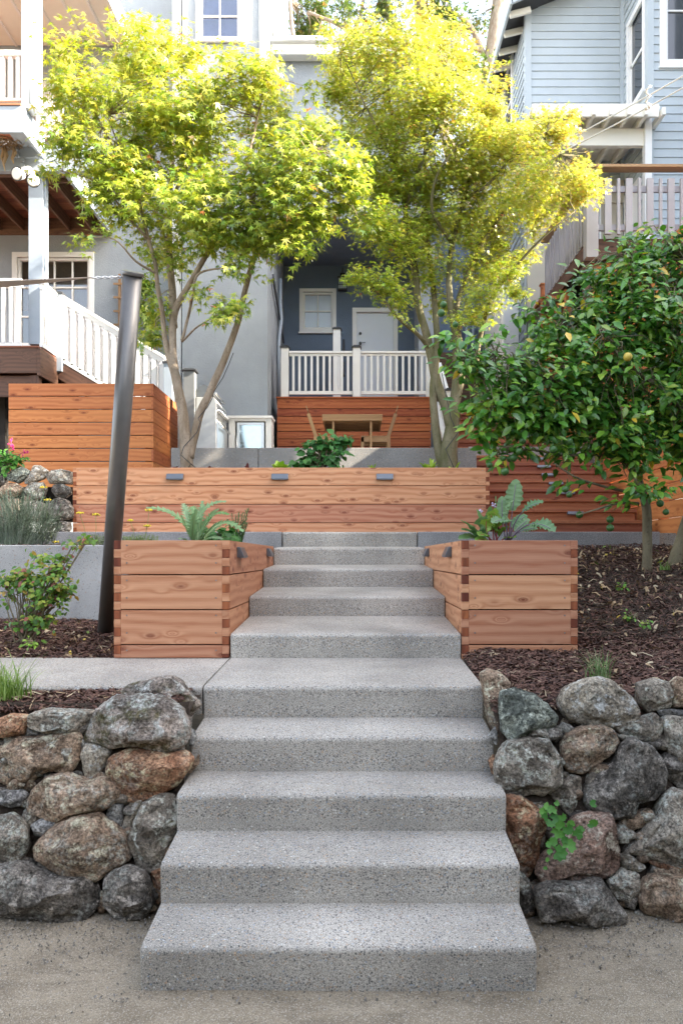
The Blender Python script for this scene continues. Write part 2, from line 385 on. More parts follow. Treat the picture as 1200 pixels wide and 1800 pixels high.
# left path at landing level
def landing(x,y):
    return Zn[4]+(Bn[5]-Zn[4])*(y-Yn[4])/(Yn[5]-Yn[4])
m=M(); m.prism(stepprofile(Yn[4]+.004,Zn[4]-.003,Yn[5],Bn[5]-.003,Zn[4]-.16),'X',-9,SX0-.008); setting('path',m,m_step)
m=M(); m.prism([(Yn[9]-.0+.16,1.70),(Yn[9]+.16,1.948),(9.62,1.95),(9.62,1.70)],'X',-9,SX0-.01)
m.prism([(Yn[9]+.16,1.70),(Yn[9]+.16,1.948),(9.62,1.95),(9.62,1.70)],'X',SX1+.01,4.2); setting('path',m,m_step)
for x0,x1,lab in((-9,SX0-.012,'low board formed concrete kerb left of the top step'),(SX1+.012,PX(1160,8.72),'low board formed concrete kerb right of the top step, edging the bark bed')):
    m=M(); m.box(x0,x1,8.72,8.87,1.55,1.957); tag(obj('concrete_kerb',m,m_curb,bev=.008),lab,'kerb','concrete kerbs')
# ================================================================ EARTH & MULCH
def interp(y,t):
    if y<=t[0][0]: return t[0][1]
    for (a,za),(b,zb) in zip(t,t[1:]):
        if y<=b: return za+(zb-za)*(y-a)/(b-a)
    return t[-1][1]
RT=[(3.7,.84),(3.95,.94),(5.07,1.05),(7.1,1.55),(8.9,1.83),(9.2,1.86),(11,2.2),(12,2.6)]
def zr(x,y): return interp(y,RT)+.03*noise.noise(Vector((x*1.3,y*1.3,1)))
def zl1(x,y): return .93-.22*max(0,3.98-y)+.02*noise.noise(Vector((x*2,y*2,1)))
def zl2(x,y): return .985+.055*(y-5.07)+.02*noise.noise(Vector((x*2,y*2,5)))
def zl3(x,y): return 1.75+.028*(y-7.15)+.02*noise.noise(Vector((x*2,y*2,5)))
m=M()
sheet(m,lin(SX1+.01,9,60),lin(3.86,12,70),lambda x,y:zr(x,y)-.02-(.05*max(0,1-(x-SX1)/.15)))
sheet(m,lin(-9,SX0-.01,40),lin(3.86,4.3,8),lambda x,y:zl1(x,y)-.02)
sheet(m,lin(-9,SX0-.05,40),lin(5.0,7.1,20),lambda x,y:zl2(x,y)-.02)
sheet(m,lin(-9,SX0-.05,40),lin(7.1,8.8,20),lambda x,y:zl3(x,y)-.02)
# earth banks behind the boulder walls and the terraces' hidden faces
def bank(x0,x1):
    sheet(m,lin(x0,x1,30),lin(0,1,12),lambda x,y:0)
    n=30*12; base=len(m.v)-n
    for j in range(12):
        for i in range(30):
            x=lin(x0,x1,30)[i]; t=j/11; z=(.955 if x0<0 else .935)*t-.02
            y=3.58+.30*z+.05*noise.noise(Vector((x*3,z*3,2)))
            m.v[base+j*30+i]=(x,y,z)
bank(-9,SX0-.01); bank(SX1+.01,9)
setting('terrain',m,m_soil)
# shredded bark: nobody could count it
def chips(name,areas,mats,seed,zf,ln=(.02,.07),wd=(.003,.008),tilt=.35,lift=.012):
    rg=np.random.default_rng(seed); V=[];Fc=[];MI=[];b=0
    for (x0,x1,y0,y1,n,f) in areas:
        for _ in range(n):
            x=rg.uniform(x0,x1);y=rg.uniform(y0,y1); z=f(x,y)
            if z is None: continue
            a=rg.uniform(0,PI)if rg.random()<.6 else rg.normal(0,.5); L=rg.uniform(*ln)/2;W_=rg.uniform(*wd)/2; e=rg.normal(0,tilt)
            dx,dy,dz=math.cos(a)*math.cos(e)*L,math.sin(a)*math.cos(e)*L,math.sin(e)*L
            px,py=-math.sin(a)*W_,math.cos(a)*W_; rz=rg.uniform(-.8,.8)*W_; z+=lift*rg.random(); cz=rg.uniform(-.1,.3)*L
            V+=[(x-dx-px,y-dy-py,z-dz-rz),(x-dx+px,y-dy+py,z-dz+rz),(x-px,y-py,z-rz+cz+W_),(x+px,y+py,z+rz+cz+W_),(x+dx-px*.6,y+dy-py*.6,z+dz-rz),(x+dx+px*.6,y+dy+py*.6,z+dz+rz)]
            Fc+=[(b,b+1,b+3,b+2),(b+2,b+3,b+5,b+4)]; mi=int(rg.integers(0,len(mats)) if len(mats)<3 else min(len(mats)-1,int(rg.exponential(1.1)))); MI+=[mi,mi]; b+=6
    me=bpy.data.meshes.new(name); me.from_pydata(V,[],Fc); me.polygons.foreach_set('material_index',MI)
    for q in mats: me.materials.append(q)
    o=bpy.data.objects.new(name,me); C.objects.link(o); o['kind']='stuff'; return o
mc=[plain('bark shred brown',(.13,.065,.045),.9),plain('bark shred dark',(.06,.032,.025),.9),plain('bark shred reddish',(.17,.085,.062),.9),plain('bark shred tan',(.27,.19,.12),.9)]
def inR(x,y):
    if SX1<x<1.47 and 5.05<y<7.9: return None
    if y<3.95 and noise.noise(Vector((x*4,y*4,0)))>.35: return None
    return zr(x,y)-(.05*max(0,1-(x-SX1)/.15))
chips('mulch',[(SX1+.02,3.4,3.84,5.3,30000,inR),(.9,5,5.3,8.7,24000,inR),(-2.9,-.9,3.84,4.17,10000,zl1),(-3.3,-1.62,5.08,7.0,13000,zl2),(-4.5,-1.6,7.16,8.7,9000,zl3)],mc,3,None,ln=(.02,.08),wd=(.004,.011))
ml=[plain('dry leaf tan',(.42,.29,.16),.8),plain('dry leaf pale',(.52,.42,.27),.8),plain('dry leaf brown',(.22,.12,.06),.8),plain('fresh fallen leaf',(.16,.24,.04),.6),plain('yellow fallen leaf',(.55,.38,.05),.6)]
def inR2(x,y):
    z=inR(x,y)
    if z is None or (y<5.5 and rnd.random()>.25) : return None
    return z+.012
chips('leaf_litter',[(1.2,4.2,4.4,8.5,950,inR2),(SX1+.05,3,3.9,4.6,50,inR2),(-2.7,-1,3.86,4.15,10,lambda x,y:zl1(x,y)+.01),(-3.2,-1.62,5.1,6.9,100,lambda x,y:zl2(x,y)+.01)],ml,8,None,ln=(.02,.085),wd=(.006,.026),tilt=.7,lift=.01)
chips('straw_litter',[(1.2,4.2,4,8,200,inR2),(SX1+.05,3,3.9,5,140,inR),(-2.7,-1,3.86,4.15,40,lambda x,y:zl1(x,y)+.012),(-3.2,-1.62,5.1,6.9,70,lambda x,y:zl2(x,y)+.012)],[ml[0],ml[1]],18,None,ln=(.06,.16),wd=(.003,.006),tilt=.15,lift=.012)
mg=[plain('grit dark',(.13,.115,.095),.9),plain('grit tan',(.33,.27,.2),.9),plain('grit grey',(.22,.21,.2),.9)]
def gz(x,y):
    d=(y-3.0)/.45
    if rnd.random()>max(0.05,d) and True: return None
    return .004+.03*max(0,(y-3.15)/.5)**2
chips('loose_gravel',[(-1.9,-.83,2.5,3.5,3500,gz),(.70,1.9,2.5,3.5,3500,gz),(-1,.9,2.86,2.96,250,lambda x,y:.002)],mg,5,None,ln=(.004,.013),wd=(.003,.009),tilt=.6,lift=.006)
# ================================================================ BOULDERS
RK={'g':rockmat('grey lichened basalt',(.25,.225,.195),(.36,.33,.29),.75),
    'd':rockmat('dark basalt',(.125,.118,.11),(.22,.205,.19),.45,pit=.3),
    'b':rockmat('brown volcanic rock',(.26,.19,.14),(.37,.285,.22),.5),
    'r':rockmat('reddish volcanic rock',(.34,.175,.105),(.43,.265,.175),.3,pit=.8),
    'p':rockmat('pinkish pitted rock',(.27,.18,.145),(.37,.27,.23),.2,pit=1),
    't':rockmat('tan smooth fieldstone',(.33,.30,.25),(.42,.385,.33),.25,pit=.1),
    'l':rockmat('lichen crusted boulder',(.25,.225,.21),(.40,.35,.32),1.0,.75),
    's':rockmat('blue grey slate',(.19,.195,.205),(.29,.295,.30),.15,pit=0),
    'n':rockmat('greenish lichen stone',(.14,.165,.155),(.24,.27,.24),1.0)}
def boulder(poly,mat,label,seed,Yf,group,depth=.62,sub=5,dy=.1,name='boulder',rough=.09):
    cx=sum(p[0] for p in poly)/len(poly); cy=sum(p[1] for p in poly)/len(poly)
    Y=Yf(cx,cy); s=Y/F; c=P(cx,cy,Y)
    pts=[((p[0]-cx)*s*1.045,-(p[1]-cy)*s*1.045) for p in poly]
    def rad(th):
        d=(math.cos(th),math.sin(th)); best=0
        for i in range(len(pts)):
            a=pts[i];b=pts[(i+1)%len(pts)]; ex,ey=b[0]-a[0],b[1]-a[1]; den=d[0]*ey-d[1]*ex
            if abs(den)<1e-12: continue
            t=(a[0]*ey-a[1]*ex)/den; u=(a[0]*d[1]-a[1]*d[0])/den
            if t>0 and -1e-6<=u<=1+1e-6: best=max(best,t)
        return best
    nt_=96; tab=[rad(2*PI*i/nt_) for i in range(nt_)]; tab=[(tab[i-1]+4*tab[i]+tab[(i+1)%nt_])/6 for i in range(nt_)]
    mr=sum(tab)/nt_; D=mr*depth+.02; rg=random.Random(seed)
    bm=bmesh.new(); bmesh.ops.create_icosphere(bm,subdivisions=sub,radius=1)
    planes=[]
    for _ in range(13):
        a=rg.uniform(0,2*PI); t=rg.uniform(.15,1.0); nv=Vector((math.cos(a)*math.sin(t),-math.cos(t),math.sin(a)*math.sin(t)))
        planes.append((nv,rg.uniform(.60,.86)))
    so_=Vector((seed*3.7,seed*1.3,seed*.7))
    cuts=[]
    for _ in range(15):
        a=rg.uniform(0,2*PI); t=rg.uniform(.1,1.25); nv=Vector((math.cos(a)*math.sin(t),-math.cos(t),math.sin(a)*math.sin(t)))
        e=math.sqrt((nv.x*mr)**2+(nv.y*D)**2+(nv.z*mr)**2); cuts.append((nv,e*rg.uniform(.62,.92)))
    for v in bm.verts:
        n=v.co.copy(); th=math.atan2(n.z,n.x)%(2*PI); fi=th/(2*PI)*nt_; i0=int(fi)%nt_; fr=fi-int(fi)
        r=tab[i0]*(1-fr)+tab[(i0+1)%nt_]*fr
        sn=math.hypot(n.x,n.z); k0=r/mr
        # work in a space where the outline is a circle, so the cuts leave the outline alone
        d=Vector((math.cos(th)*sn**.7*mr,D*math.copysign(abs(n.y)**.7,n.y),math.sin(th)*sn**.7*mr))
        edge=1-min(1,max(0,(sn-.86)/.14))*.75 if n.y<.3 else .25
        for nv,h in cuts:
            dd=d.dot(nv)-h
            if dd>0: d-=nv*dd*edge
        d=Vector((d.x*k0,d.y,d.z*k0)); w=c+d
        k=noise.fractal(w*4+so_,1,2,3)*.5+(.45-abs(noise.noise(w*6+so_))*1.6)*.42+(.4-abs(noise.fractal(w*15+so_,.9,2.1,3)))*.40+noise.fractal(w*38+so_,.7,2.1,3)*.22
        d+=Vector((n.x,n.y*.9,n.z))*k*mr*rough*1.3
        v.co=d
    me=bpy.data.meshes.new(name); bm.to_mesh(me); bm.free()
    me.polygons.foreach_set('use_smooth',[True]*len(me.polygons)); me.materials.append(RK[mat])
    o=bpy.data.objects.new(name,me); C.objects.link(o); o.location=c+Vector((0,dy,0)); tag(o,label,'boulder',group); return o
def wf(cx,cy):
    a=.33; k=(cy-CY)/F; return (3.40+a*EYE)/(1+a*k)
def cv(s,sc_,ox,oy): 
    n=[float(t) for t in s.replace('(',' ').replace(')',' ').replace(',',' ').split()]
    return [(n[i]/sc_+ox,n[i+1]/sc_+oy) for i in range(0,len(n),2)]
GL='boulders of the wall left of the steps'; GR='boulders of the wall right of the steps'; GU='boulders of the upper wall by the lavender'
LS=[("455 290 470 190 560 80 680 10 830 0 960 10 1100 90 1130 190 1120 300 1010 370 900 340 760 310 640 340 560 310",'l','biggest boulder atop the left wall, crusted with pale lichen and some moss',.75,0),
("605 480 640 400 760 350 900 370 1040 380 1100 350 1170 400 1150 460 1050 570 940 640 800 675 720 640 680 580",'r','reddish tan boulder wedged directly under the mossy lichened top boulder',.62,0),
("450 380 470 320 540 310 630 370 600 430 560 520 490 555 460 480",'t','small pointed grey stone left of the reddish tan boulder',.6,.03),
("0 300 20 265 250 265 400 250 435 280 440 400 380 490 270 480 180 510 120 590 60 610 0 600 -100 560 -120 350",'b','long brown boulder with dark hollows, second course down at the left edge',.5,.02),
("140 110 240 85 420 95 530 100 520 140 450 220 400 245 260 240 140 190",'g','flat pale capping stone on the left wall beside the bark mulch',.8,.0),
("-90 150 0 120 120 130 130 170 90 250 0 262 -90 250",'r','orange brown capping stone at the very left edge of the wall',.8,.0),
("95 265 115 200 160 203 205 210 208 262 150 270",'s','blue grey chip tucked between two capping stones on the left',.6,.02),
("110 700 150 600 240 520 360 500 480 560 600 520 690 600 705 650 600 730 500 780 360 790 230 780 130 745",'b','wide dark topped boulder in the middle of the left wall with a brown underside',.6,0),
("595 760 640 700 710 710 705 800 690 855 600 820",'s','small grey stone in the gap right of the wide middle boulder',.6,.05),
("690 890 750 680 830 680 820 740 760 870",'t','narrow upright slab leaning against the oval boulder on the left',.6,.05),
("760 930 790 800 860 680 950 640 1030 660 1080 740 1090 820 1040 900 990 1000 985 1080 880 1130 800 1090 770 1010",'g','tall oval lichen flecked boulder beside the third step on the left',.6,0),
("160 960 240 870 330 800 430 780 560 770 680 860 740 900 775 1040 640 1100 560 1145 400 1140 260 1090 180 1030",'b','craggy brown boulder with a hollow face, above the two bottom boulders on the left',.65,-.02),
("135 830 200 790 315 795 290 850 210 905 160 880",'s','small blue and rusty stone above the craggy hollow boulder',.6,.02),
("-80 690 -60 610 60 610 105 650 60 715 0 720",'s','small slate coloured stone at the left edge under the long brown boulder',.6,.02),
("-100 780 0 760 70 800 100 850 110 980 50 1080 0 1090 -100 1060",'g','rounded grey boulder cut by the left edge of the picture, lower half of the wall',.6,0),
("40 720 110 740 180 820 190 920 130 990 110 960 80 800",'n','green lichened stone sunk behind the rounded boulder at the left edge',.6,.09),
("-150 1130 -60 1080 50 1060 150 1100 260 1150 400 1160 500 1160 570 1230 600 1330 540 1400 440 1420 300 1440 200 1430 100 1400 -100 1370",'d','long low grey boulder resting on the gravel in the left corner',.55,-.03),
("610 1180 660 1120 760 1090 850 1130 890 1200 915 1330 870 1400 770 1430 680 1400 620 1320",'d','round dark boulder standing on the gravel beside the bottom left of the steps',.6,-.02),
("885 1150 980 1110 990 1230 990 1290 930 1360 900 1240",'r','narrow reddish stone squeezed between the round dark boulder and the steps',.6,.05),
("960 640 1080 560 1100 620 1085 720 1040 700",'d','small bluish black stone behind the oval boulder, touching the steps',.6,.12),
("1120 260 1140 240 1165 290 1150 340 1120 350",'s','grey sliver of stone between the mossy top boulder and the steps',.6,.1),
("190 510 250 505 245 535 210 550",'s','tiny grey chip above the wide middle boulder on the left',.6,.05),
("560 1130 640 1100 700 1090 660 1180 600 1240 560 1200",'d','dark filler stone in the gap above the round bottom boulder',.6,.14),
("1100 480 1160 440 1180 400 1180 470 1120 540",'b','small brown stone filling the joint beside the fourth step on the left',.6,.1)]
for i,(s,mt,lab,dp,dy) in enumerate(LS):
    pl=cv(s,3.53,0,1230); ar=max(p[0] for p in pl)-min(p[0] for p in pl)
    boulder(pl,mt,lab,i+1,wf,GL,dp,5 if ar<60 else 6,.1+dy)
boulder(cv("600 380 700 310 900 270 950 300 1000 370 1050 420 1000 480 1000 580 960 640 930 560 900 450 720 420",3,0,1100),'l','large rough boulder behind the mossy one, touching the landing path',40,lambda a,b:4.05,GL,.75,6,0)
RS=[("160 180 250 155 380 190 490 320 480 380 400 440 300 460 200 450 165 420 150 300",'n','blocky lichen spotted boulder at the top of the right wall beside the steps',.65,0),
("120 640 150 540 200 480 320 460 440 470 490 540 520 640 515 720 400 790 280 805 160 790 125 740",'g','large squarish grey boulder with a dark stain, below the lichen spotted one on the right',.62,0),
("510 230 560 160 680 110 770 95 850 120 940 210 980 300 960 340 800 375 680 390 560 350 510 280",'t','smooth tan boulder crowning the right wall under the grass tuft',.7,0),
("520 500 560 440 640 400 760 380 830 410 860 480 830 540 740 610 640 660 560 650 525 580",'b','oval brown grey boulder directly below the smooth tan one',.6,0),
("830 380 900 360 1000 340 1080 305 1130 350 1120 420 1060 470 960 460 870 430",'g','long slanting stone with a green lichen patch, right of the oval brown grey boulder',.65,0),
("980 130 1080 100 1160 120 1175 180 1170 270 1040 295 980 240",'g','lichen streaked capping stone near the right edge of the wall',.7,0),
("1178 130 1220 90 1300 100 1320 260 1185 270",'b','brown capping stone cut by the right edge of the picture',.7,0),
("1100 285 1200 285 1320 295 1320 330 1120 322",'s','thin flat slate under the capping stones at the right edge',.7,0),
("1140 350 1200 330 1320 350 1320 700 1200 740 1170 600",'g','tall pale lichened boulder cut by the right edge, upper half of the wall',.6,.02),
("660 740 720 680 850 600 880 500 950 460 1060 520 1130 590 1165 660 1140 750 1060 810 960 830 930 920 800 925 680 880 650 830",'d','biggest dark grey boulder speckled white, middle of the right wall',.6,-.01),
("440 780 530 740 600 700 650 710 650 780 620 880 580 935 520 870",'g','small speckled stone left of the biggest dark boulder, above the ground ivy',.6,.04),
("150 870 200 810 280 820 380 890 430 960 420 1060 380 1180 330 1290 270 1280 240 1150 190 1020",'r','upright rust red boulder beside the second step on the right, left of the ground ivy',.6,0),
("380 1220 440 1160 540 1060 600 960 660 930 820 930 840 1050 865 1160 850 1230 760 1280 660 1310 520 1300 400 1300 370 1250",'p','large pinkish boulder pitted with small holes, right of the ground ivy',.6,0),
("250 1320 300 1310 350 1380 375 1460 360 1530 310 1540 270 1460",'d','small upright dark stone with a rusty edge at the right foot of the steps',.6,.03),
("360 1350 440 1310 600 1310 760 1290 820 1400 880 1490 880 1540 800 1580 720 1600 620 1560 500 1510 400 1540 370 1450",'d','broad dark boulder lying on the gravel at the foot of the right wall',.6,-.05),
("800 1330 900 1260 1000 1290 1000 1380 940 1460 870 1450 830 1400",'g','grey wedge stone between the broad bottom boulder and the right edge boulder',.6,.03),
("880 1180 930 1160 1040 1240 1000 1270 900 1270",'t','small pale triangular stone right of the pitted pinkish boulder',.6,.02),
("890 1150 1000 1050 1090 940 1130 830 1200 770 1320 800 1320 1200 1150 1220 1000 1180",'g','big slanting grey boulder with speckled lichen at the right edge',.6,-.01),
("840 1030 920 930 1080 900 1070 950 950 1060 910 1095",'b','wedge shaped brown stone below the biggest dark boulder',.6,.04),
("1000 1350 1060 1290 1200 1290 1320 1300 1320 1520 1200 1540 1010 1510 990 1430",'b','cracked brown grey boulder in the bottom right corner of the wall',.6,-.02),
("95 455 135 400 145 440 140 515",'s','thin dark slate sliver standing beside the fourth step on the right',.6,.05),
("450 430 500 390 560 400 560 440 500 490 450 460",'d','small broken stone between the squarish boulder and the oval one on the right',.6,.04),
("1040 1210 1200 1230 1320 1220 1320 1290 1180 1290",'r','dark reddish stone pinned under the big slanting grey boulder',.6,.03),
("100 620 130 580 160 600 150 700 120 700",'r','small rusty stone filling the joint beside the third step on the right',.6,.08),
("520 380 560 350 620 380 560 420",'b','little earth coloured stone under the left end of the smooth tan boulder',.6,.08)]
for i,(s,mt,lab,dp,dy) in enumerate(RS):
    pl=cv(s,3.333,840,1170); ar=max(p[0] for p in pl)-min(p[0] for p in pl)
    boulder(pl,mt,lab,i+51,wf,GR,dp,5 if ar<60 else 6,.1+dy)
boulder(cv("20 60 80 40 150 60 200 110 180 180 160 280 125 300 140 400 100 450 60 300 40 150",3.333,840,1170),'b','tall narrow boulder standing behind the lichen spotted one, against the landing on the right',91,lambda a,b:4.05,GR,.9,6,.05)
US=[("55 350 120 280 230 245 310 290 300 350 200 415 100 390",'n','pale lichened stone on top of the upper wall, below the pink flowers'),
("255 410 320 300 360 230 420 230 510 290 460 370 380 400 270 425",'t','peaked tan stone in the middle of the upper wall top'),
("480 350 540 280 640 265 760 300 765 430 640 420 520 420",'g','grey pitted stone on top of the upper wall against the long planter'),
("-60 500 0 480 70 415 180 420 245 470 200 540 100 570 0 560",'b','brown rounded stone at the left of the second course of the upper wall'),
("250 480 330 410 450 405 500 480 460 560 380 590 280 530",'g','grey stone behind the yellow yarrow heads in the upper wall'),
("540 500 560 430 640 415 740 460 750 530 700 570 580 560",'d','dark jagged stone in the second course next to the long planter'),
("490 700 530 610 620 575 720 600 765 680 760 780 640 815 560 780",'d','large round dark stone with a lichen rosette beside the long planter'),
("580 840 650 815 740 830 750 900 700 950 600 940",'d','lowest dark stone of the upper wall beside the long planter'),
("-80 340 0 330 60 370 50 420 0 450 -60 440",'d','dark stone at the left edge of the upper wall top'),
("470 820 560 820 580 880 520 920 460 880",'g','small stone at the foot of the upper wall behind the silvery shrub'),
("-60 600 60 580 200 580 230 700 120 780 -40 760",'b','big brown stone hidden behind the lavender bush'),
("240 620 380 600 480 640 480 760 380 820 250 780",'g','grey stone of the upper wall seen through the silvery shrub'),
("-60 800 80 790 260 800 300 900 200 960 -60 950",'d','dark base stone behind the foot of the lavender bush')]
for i,(s,mt,lab) in enumerate(US):
    pl=cv(s,6,0,780); boulder(pl,mt,lab,i+101,lambda a,b:9.45+.0012*(960-b),GU,.55,4 if i>8 else 5,0,rough=.09)
def rubble(x0,x1,n,seed):
    rg=random.Random(seed); m=M()
    for _ in range(n):
        z=rg.uniform(.0,.84); x=rg.uniform(x0,x1); y=3.58+.30*z-rg.uniform(.0,.05); r=rg.uniform(.025,.06); b=len(m.v)
        m.sphere((x,y,z),r,9,7,rg.randrange(3),(rg.uniform(.8,1.3),rg.uniform(.7,1),rg.uniform(.55,1)))
        for i in range(b,len(m.v)):
            v=Vector(m.v[i]); m.v[i]=tuple(v+(v-Vector((x,y,z)))*.5*noise.noise(v*26+Vector((seed,0,0))))
    return m
for a_,b_,sd_ in((-2.4,SX0-.03,3),(SX1+.03,2.2,4)):
    setting('chinking_rubble',rubble(a_,b_,210,sd_),[RK['b'],RK['g'],RK['d']],kind='stuff')
# ================================================================ WALLS, PLANTERS
m=M(); m.box(-9,-1.62,7.0,7.16,.8,PZ(958,7.0)); tag(obj('retaining_wall',m,m_smooth,bev=.01),'smooth grey concrete retaining wall behind the leaning post','wall')
def step_light(parent,c,nrm,wd=.21,h=.075,d=.05):
    """wedge shaped fixture; c centre on the wall, nrm 'Y' faces the camera, '+X' / '-X' faces sideways"""
    m=M(); pr=[(0,h/2),(-d*.45,h/2),(-d,-h*.35),(-d,-h/2),(0,-h/2)]
    if nrm=='Y': m.prism([(c[1]+a,c[2]+b) for a,b in pr],'X',c[0]-wd/2,c[0]+wd/2)
    else:
        s=1 if nrm=='+X' else -1; m.prism([(c[0]-s*a,c[2]+b) for a,b in pr],'Y',c[1]-wd/2,c[1]+wd/2)
    o=obj('step_light',m,m_fixt,parent,bev=.004)
    m=M()
    if nrm=='Y': m.box(c[0]-wd*.4,c[0]+wd*.4,c[1]-d*.8,c[1]-d*.3,c[2]-h/2-.004,c[2]-h/2-.0005)
    else:
        s=1 if nrm=='+X' else -1; m.box(c[0]+s*d*.3,c[0]+s*d*.8,c[1]-wd*.4,c[1]+wd*.4,c[2]-h/2-.004,c[2]-h/2-.0005)
    obj('lens',m,m_glasspale,o); return o
def planter(label,x0,x1,y0,y1,zt,zb,mat,lt=True,h=.231,t=.046,lights=(),skipb=False,cat='planter'):
    root=thing('cedar_planter',((x0+x1)/2,(y0+y1)/2,zb),label,cat,None)
    fr=M();sl=M();sr=M();bk=M(); k=0; z1=zt
    while z1>zb+.01:
        z0=max(z1-h+.008,zb); tn=[rnd.random() for _ in range(4)]
        fr.box(x0+t,x1-t,y0,y0+t,z0,z1,0,0,tn[0]); 
        bk.box(x0,x1,y1-t,y1,z0,z1,0,0,tn[3])
        sl.box(x0,x0+t,y0+t+.0005,y1-t,z0,z1,0,1,tn[1]); sr.box(x1-t,x1,y0+t+.0005,y1-t,z0,z1,0,1,tn[2])
        for q in range(4):
            a1=z1-q*h/4; a0=max(a1-h/4+.0012+(.003 if q==3 else 0),zb)
            if a1<=zb+.004: break
            L=(q%2==0)==lt
            if L: sl.box(x0+.001,x0+t-.001,y0-.0015,y0+t,a0,a1-.0006,1,None,rnd.random()); fr.box(x1-t+.0002,x1,y0,y0+t,a0,a1,0,0,tn[0])
            else: fr.box(x0,x0+t-.0002,y0,y0+t,a0,a1,0,0,tn[0]); sr.box(x1-t+.001,x1-.001,y0-.0015,y0+t,a0,a1-.0006,1,None,rnd.random())
            for X in (x0+t+.04,x1-t-.04):
                if q in(0,2):
                    cz=a1-h/8-.004
                    vs=[(X+.0055*math.cos(2*PI*i/8),y0-.0012,cz+.0055*math.sin(2*PI*i/8)) for i in range(8)]
                    fr.add(vs,[tuple(range(8))],1)
        z1-=h; k+=1
    obj('front_panel',fr,[mat,m_screw],root,bev=.002); obj('side_panel',sl,[mat,m_end],root,bev=.002); obj('side_panel',sr,[mat,m_end],root,bev=.002)
    obj('back_panel',bk,mat,root)
    s=M(); sheet(s,lin(x0+t,x1-t,30),lin(y0+t,y1-t,30),lambda x,y:zt-.045+.02*noise.noise(Vector((x*5,y*5,0)))); obj('soil',s,m_pot,root)
    for c,nr in lights: step_light(root,c,nr)
    return root
PLx0,PLx1=PX(200,5.067),PX(402.5,5.067); PRx0,PRx1=PX(811.5,5.067),PX(1015,5.067); PT=PZ(950,5.067)
planter('square cedar planter with box joints left of the steps, holding the artichoke',PLx0,PLx1,5.067,7.8,PT,Bn[5]+.002,m_cedar,True,
   lights=[((PLx1,5.5,PZ(971,5.5)),'+X'),((PLx1,7.3,PZ(971,7.3)),'+X')])
planter('square cedar planter with box joints right of the steps, holding the chard and kale',PRx0,PRx1,5.067,7.8,PT,.99,m_cedar,True,
   lights=[((PRx0,5.7,PZ(970,5.7)),'-X'),((PRx0,7.4,PZ(971,7.4)),'-X')])
LX0,LX1=PX(128,9.6),PX(860,9.6); LT=PZ(822,9.6)
planter('long low cedar planter across the top of the steps with three lights on its front',LX0,LX1,9.6,10.75,LT,1.951,m_cedarb,False,
   lights=[((PX(x,9.6),9.6,PZ(838,9.6)),'Y') for x in(308,492,676)])
# patio edge wall behind the long planter
m=M(); zt=PZ(787,10.8)
edges=[PX(300,10.8),PX(454,10.8),PX(838,10.8)]
for a,b in zip(edges,edges[1:]): m.box(a+.004,b-.004,10.8,10.98,1.9,zt)
tag(obj('patio_wall',m,m_wallc,bev=.008),'low exposed aggregate concrete wall behind the long planter, edging the patio','wall')
m=M(); m.box(1.72,3.65,11.72,11.9,3.0,PZ(785,11.72)); tag(obj('concrete_kerb',m,m_wallc,bev=.008),'aggregate concrete kerb at the top of the lower redwood stairs','kerb','concrete kerbs')
m=M(); m.box(PX(300,10.8)+.01,1.70,10.98,17.5,3.0,zt-.012); m.box(-4.6,PX(300,10.8),12.55,17.5,2.9,zt-.014); m.box(1.70,4.2,11.9,17.5,3.0,zt-.01); setting('patio',m,m_wallc)
# ================================================================ REDWOOD STAIRS
def woodstairs(label,x0,x1,Y0,z0,n,rise,run,lightpx,last=True):
    root=thing('wooden_stairs',((x0+x1)/2,Y0,z0),label,'stairs','redwood stairs')
    for k in range(n):
        y=Y0+run*k; z=z0+rise*(k+1)
        m=M(); m.box(x0,x1,y,y+.022,z0+rise*k+.002,z-.04,0,0); obj('riser',m,m_cedard,root)
        m=M(); m.box(x0-.015,x1+.015,y-.028,y+run*.5,z-.038,z,0,0); m.box(x0-.015,x1+.015,y+run*.5+.005,y+run+.02,z-.038,z-.0005,0,0); obj('tread',m,m_cedard,root,bev=.003)
    m=M()
    for X in(x0-.035,x1+.018):
        for k in range(n):
            m.box(X,X+.018,Y0+run*k+.03,Y0+run*(k+1)+.03,z0,z0+rise*(k+1)-.04,0,1,.5)
    obj('side_panel',m,m_cedard,root)
    for k,px in lightpx:
        y=Y0+run*k; step_light(root,(PX(px,y),y,z0+rise*k+.115),'Y',.20,.055,.045)
    return root
ZB=1.958
woodstairs('broad lower flight of dark redwood stairs between the long planter and the citrus tree',1.74,3.5,9.3,ZB,8,.156,.33,[(1,1010),(3,996),(4,976),(5,963),(6,955),(7,944)])
woodstairs('upper flight of redwood stairs with small lights, right of the second maple trunk',1.72,3.3,12.5,zt-.01,9,.156,.33,[(5,846),(6,840),(7,834),(8,828)])
m=M(); m.box(1.42,3.5,12.5+.33*9+.02,20.2,3.2,4.58); setting('upper_landing',m,m_wallc)
# horizontal board fence on the right and the stepping plank fence above it
fr=thing('cedar_fence',(3.72,9.8,1.7),'orange cedar fence of horizontal boards at the right edge behind the citrus trunk','fence','orange cedar fences')
z=1.93; k=0
while z<5.25:  # height raised to block sun spill on the patio wall
    yb=11.7 if z<3.2 else 12.6
    m=M(); m.box(3.70,3.735,7.2,yb,z,z+.196,0,1); obj('board',m,m_fence,fr,bev=.003); z+=.207; k+=1
for y in(7.4,9.4,11.4):
    m=M(); m.box(3.74,3.83,y,y+.09,1.6,5.3,0,2); obj('post',m,m_fence,fr)
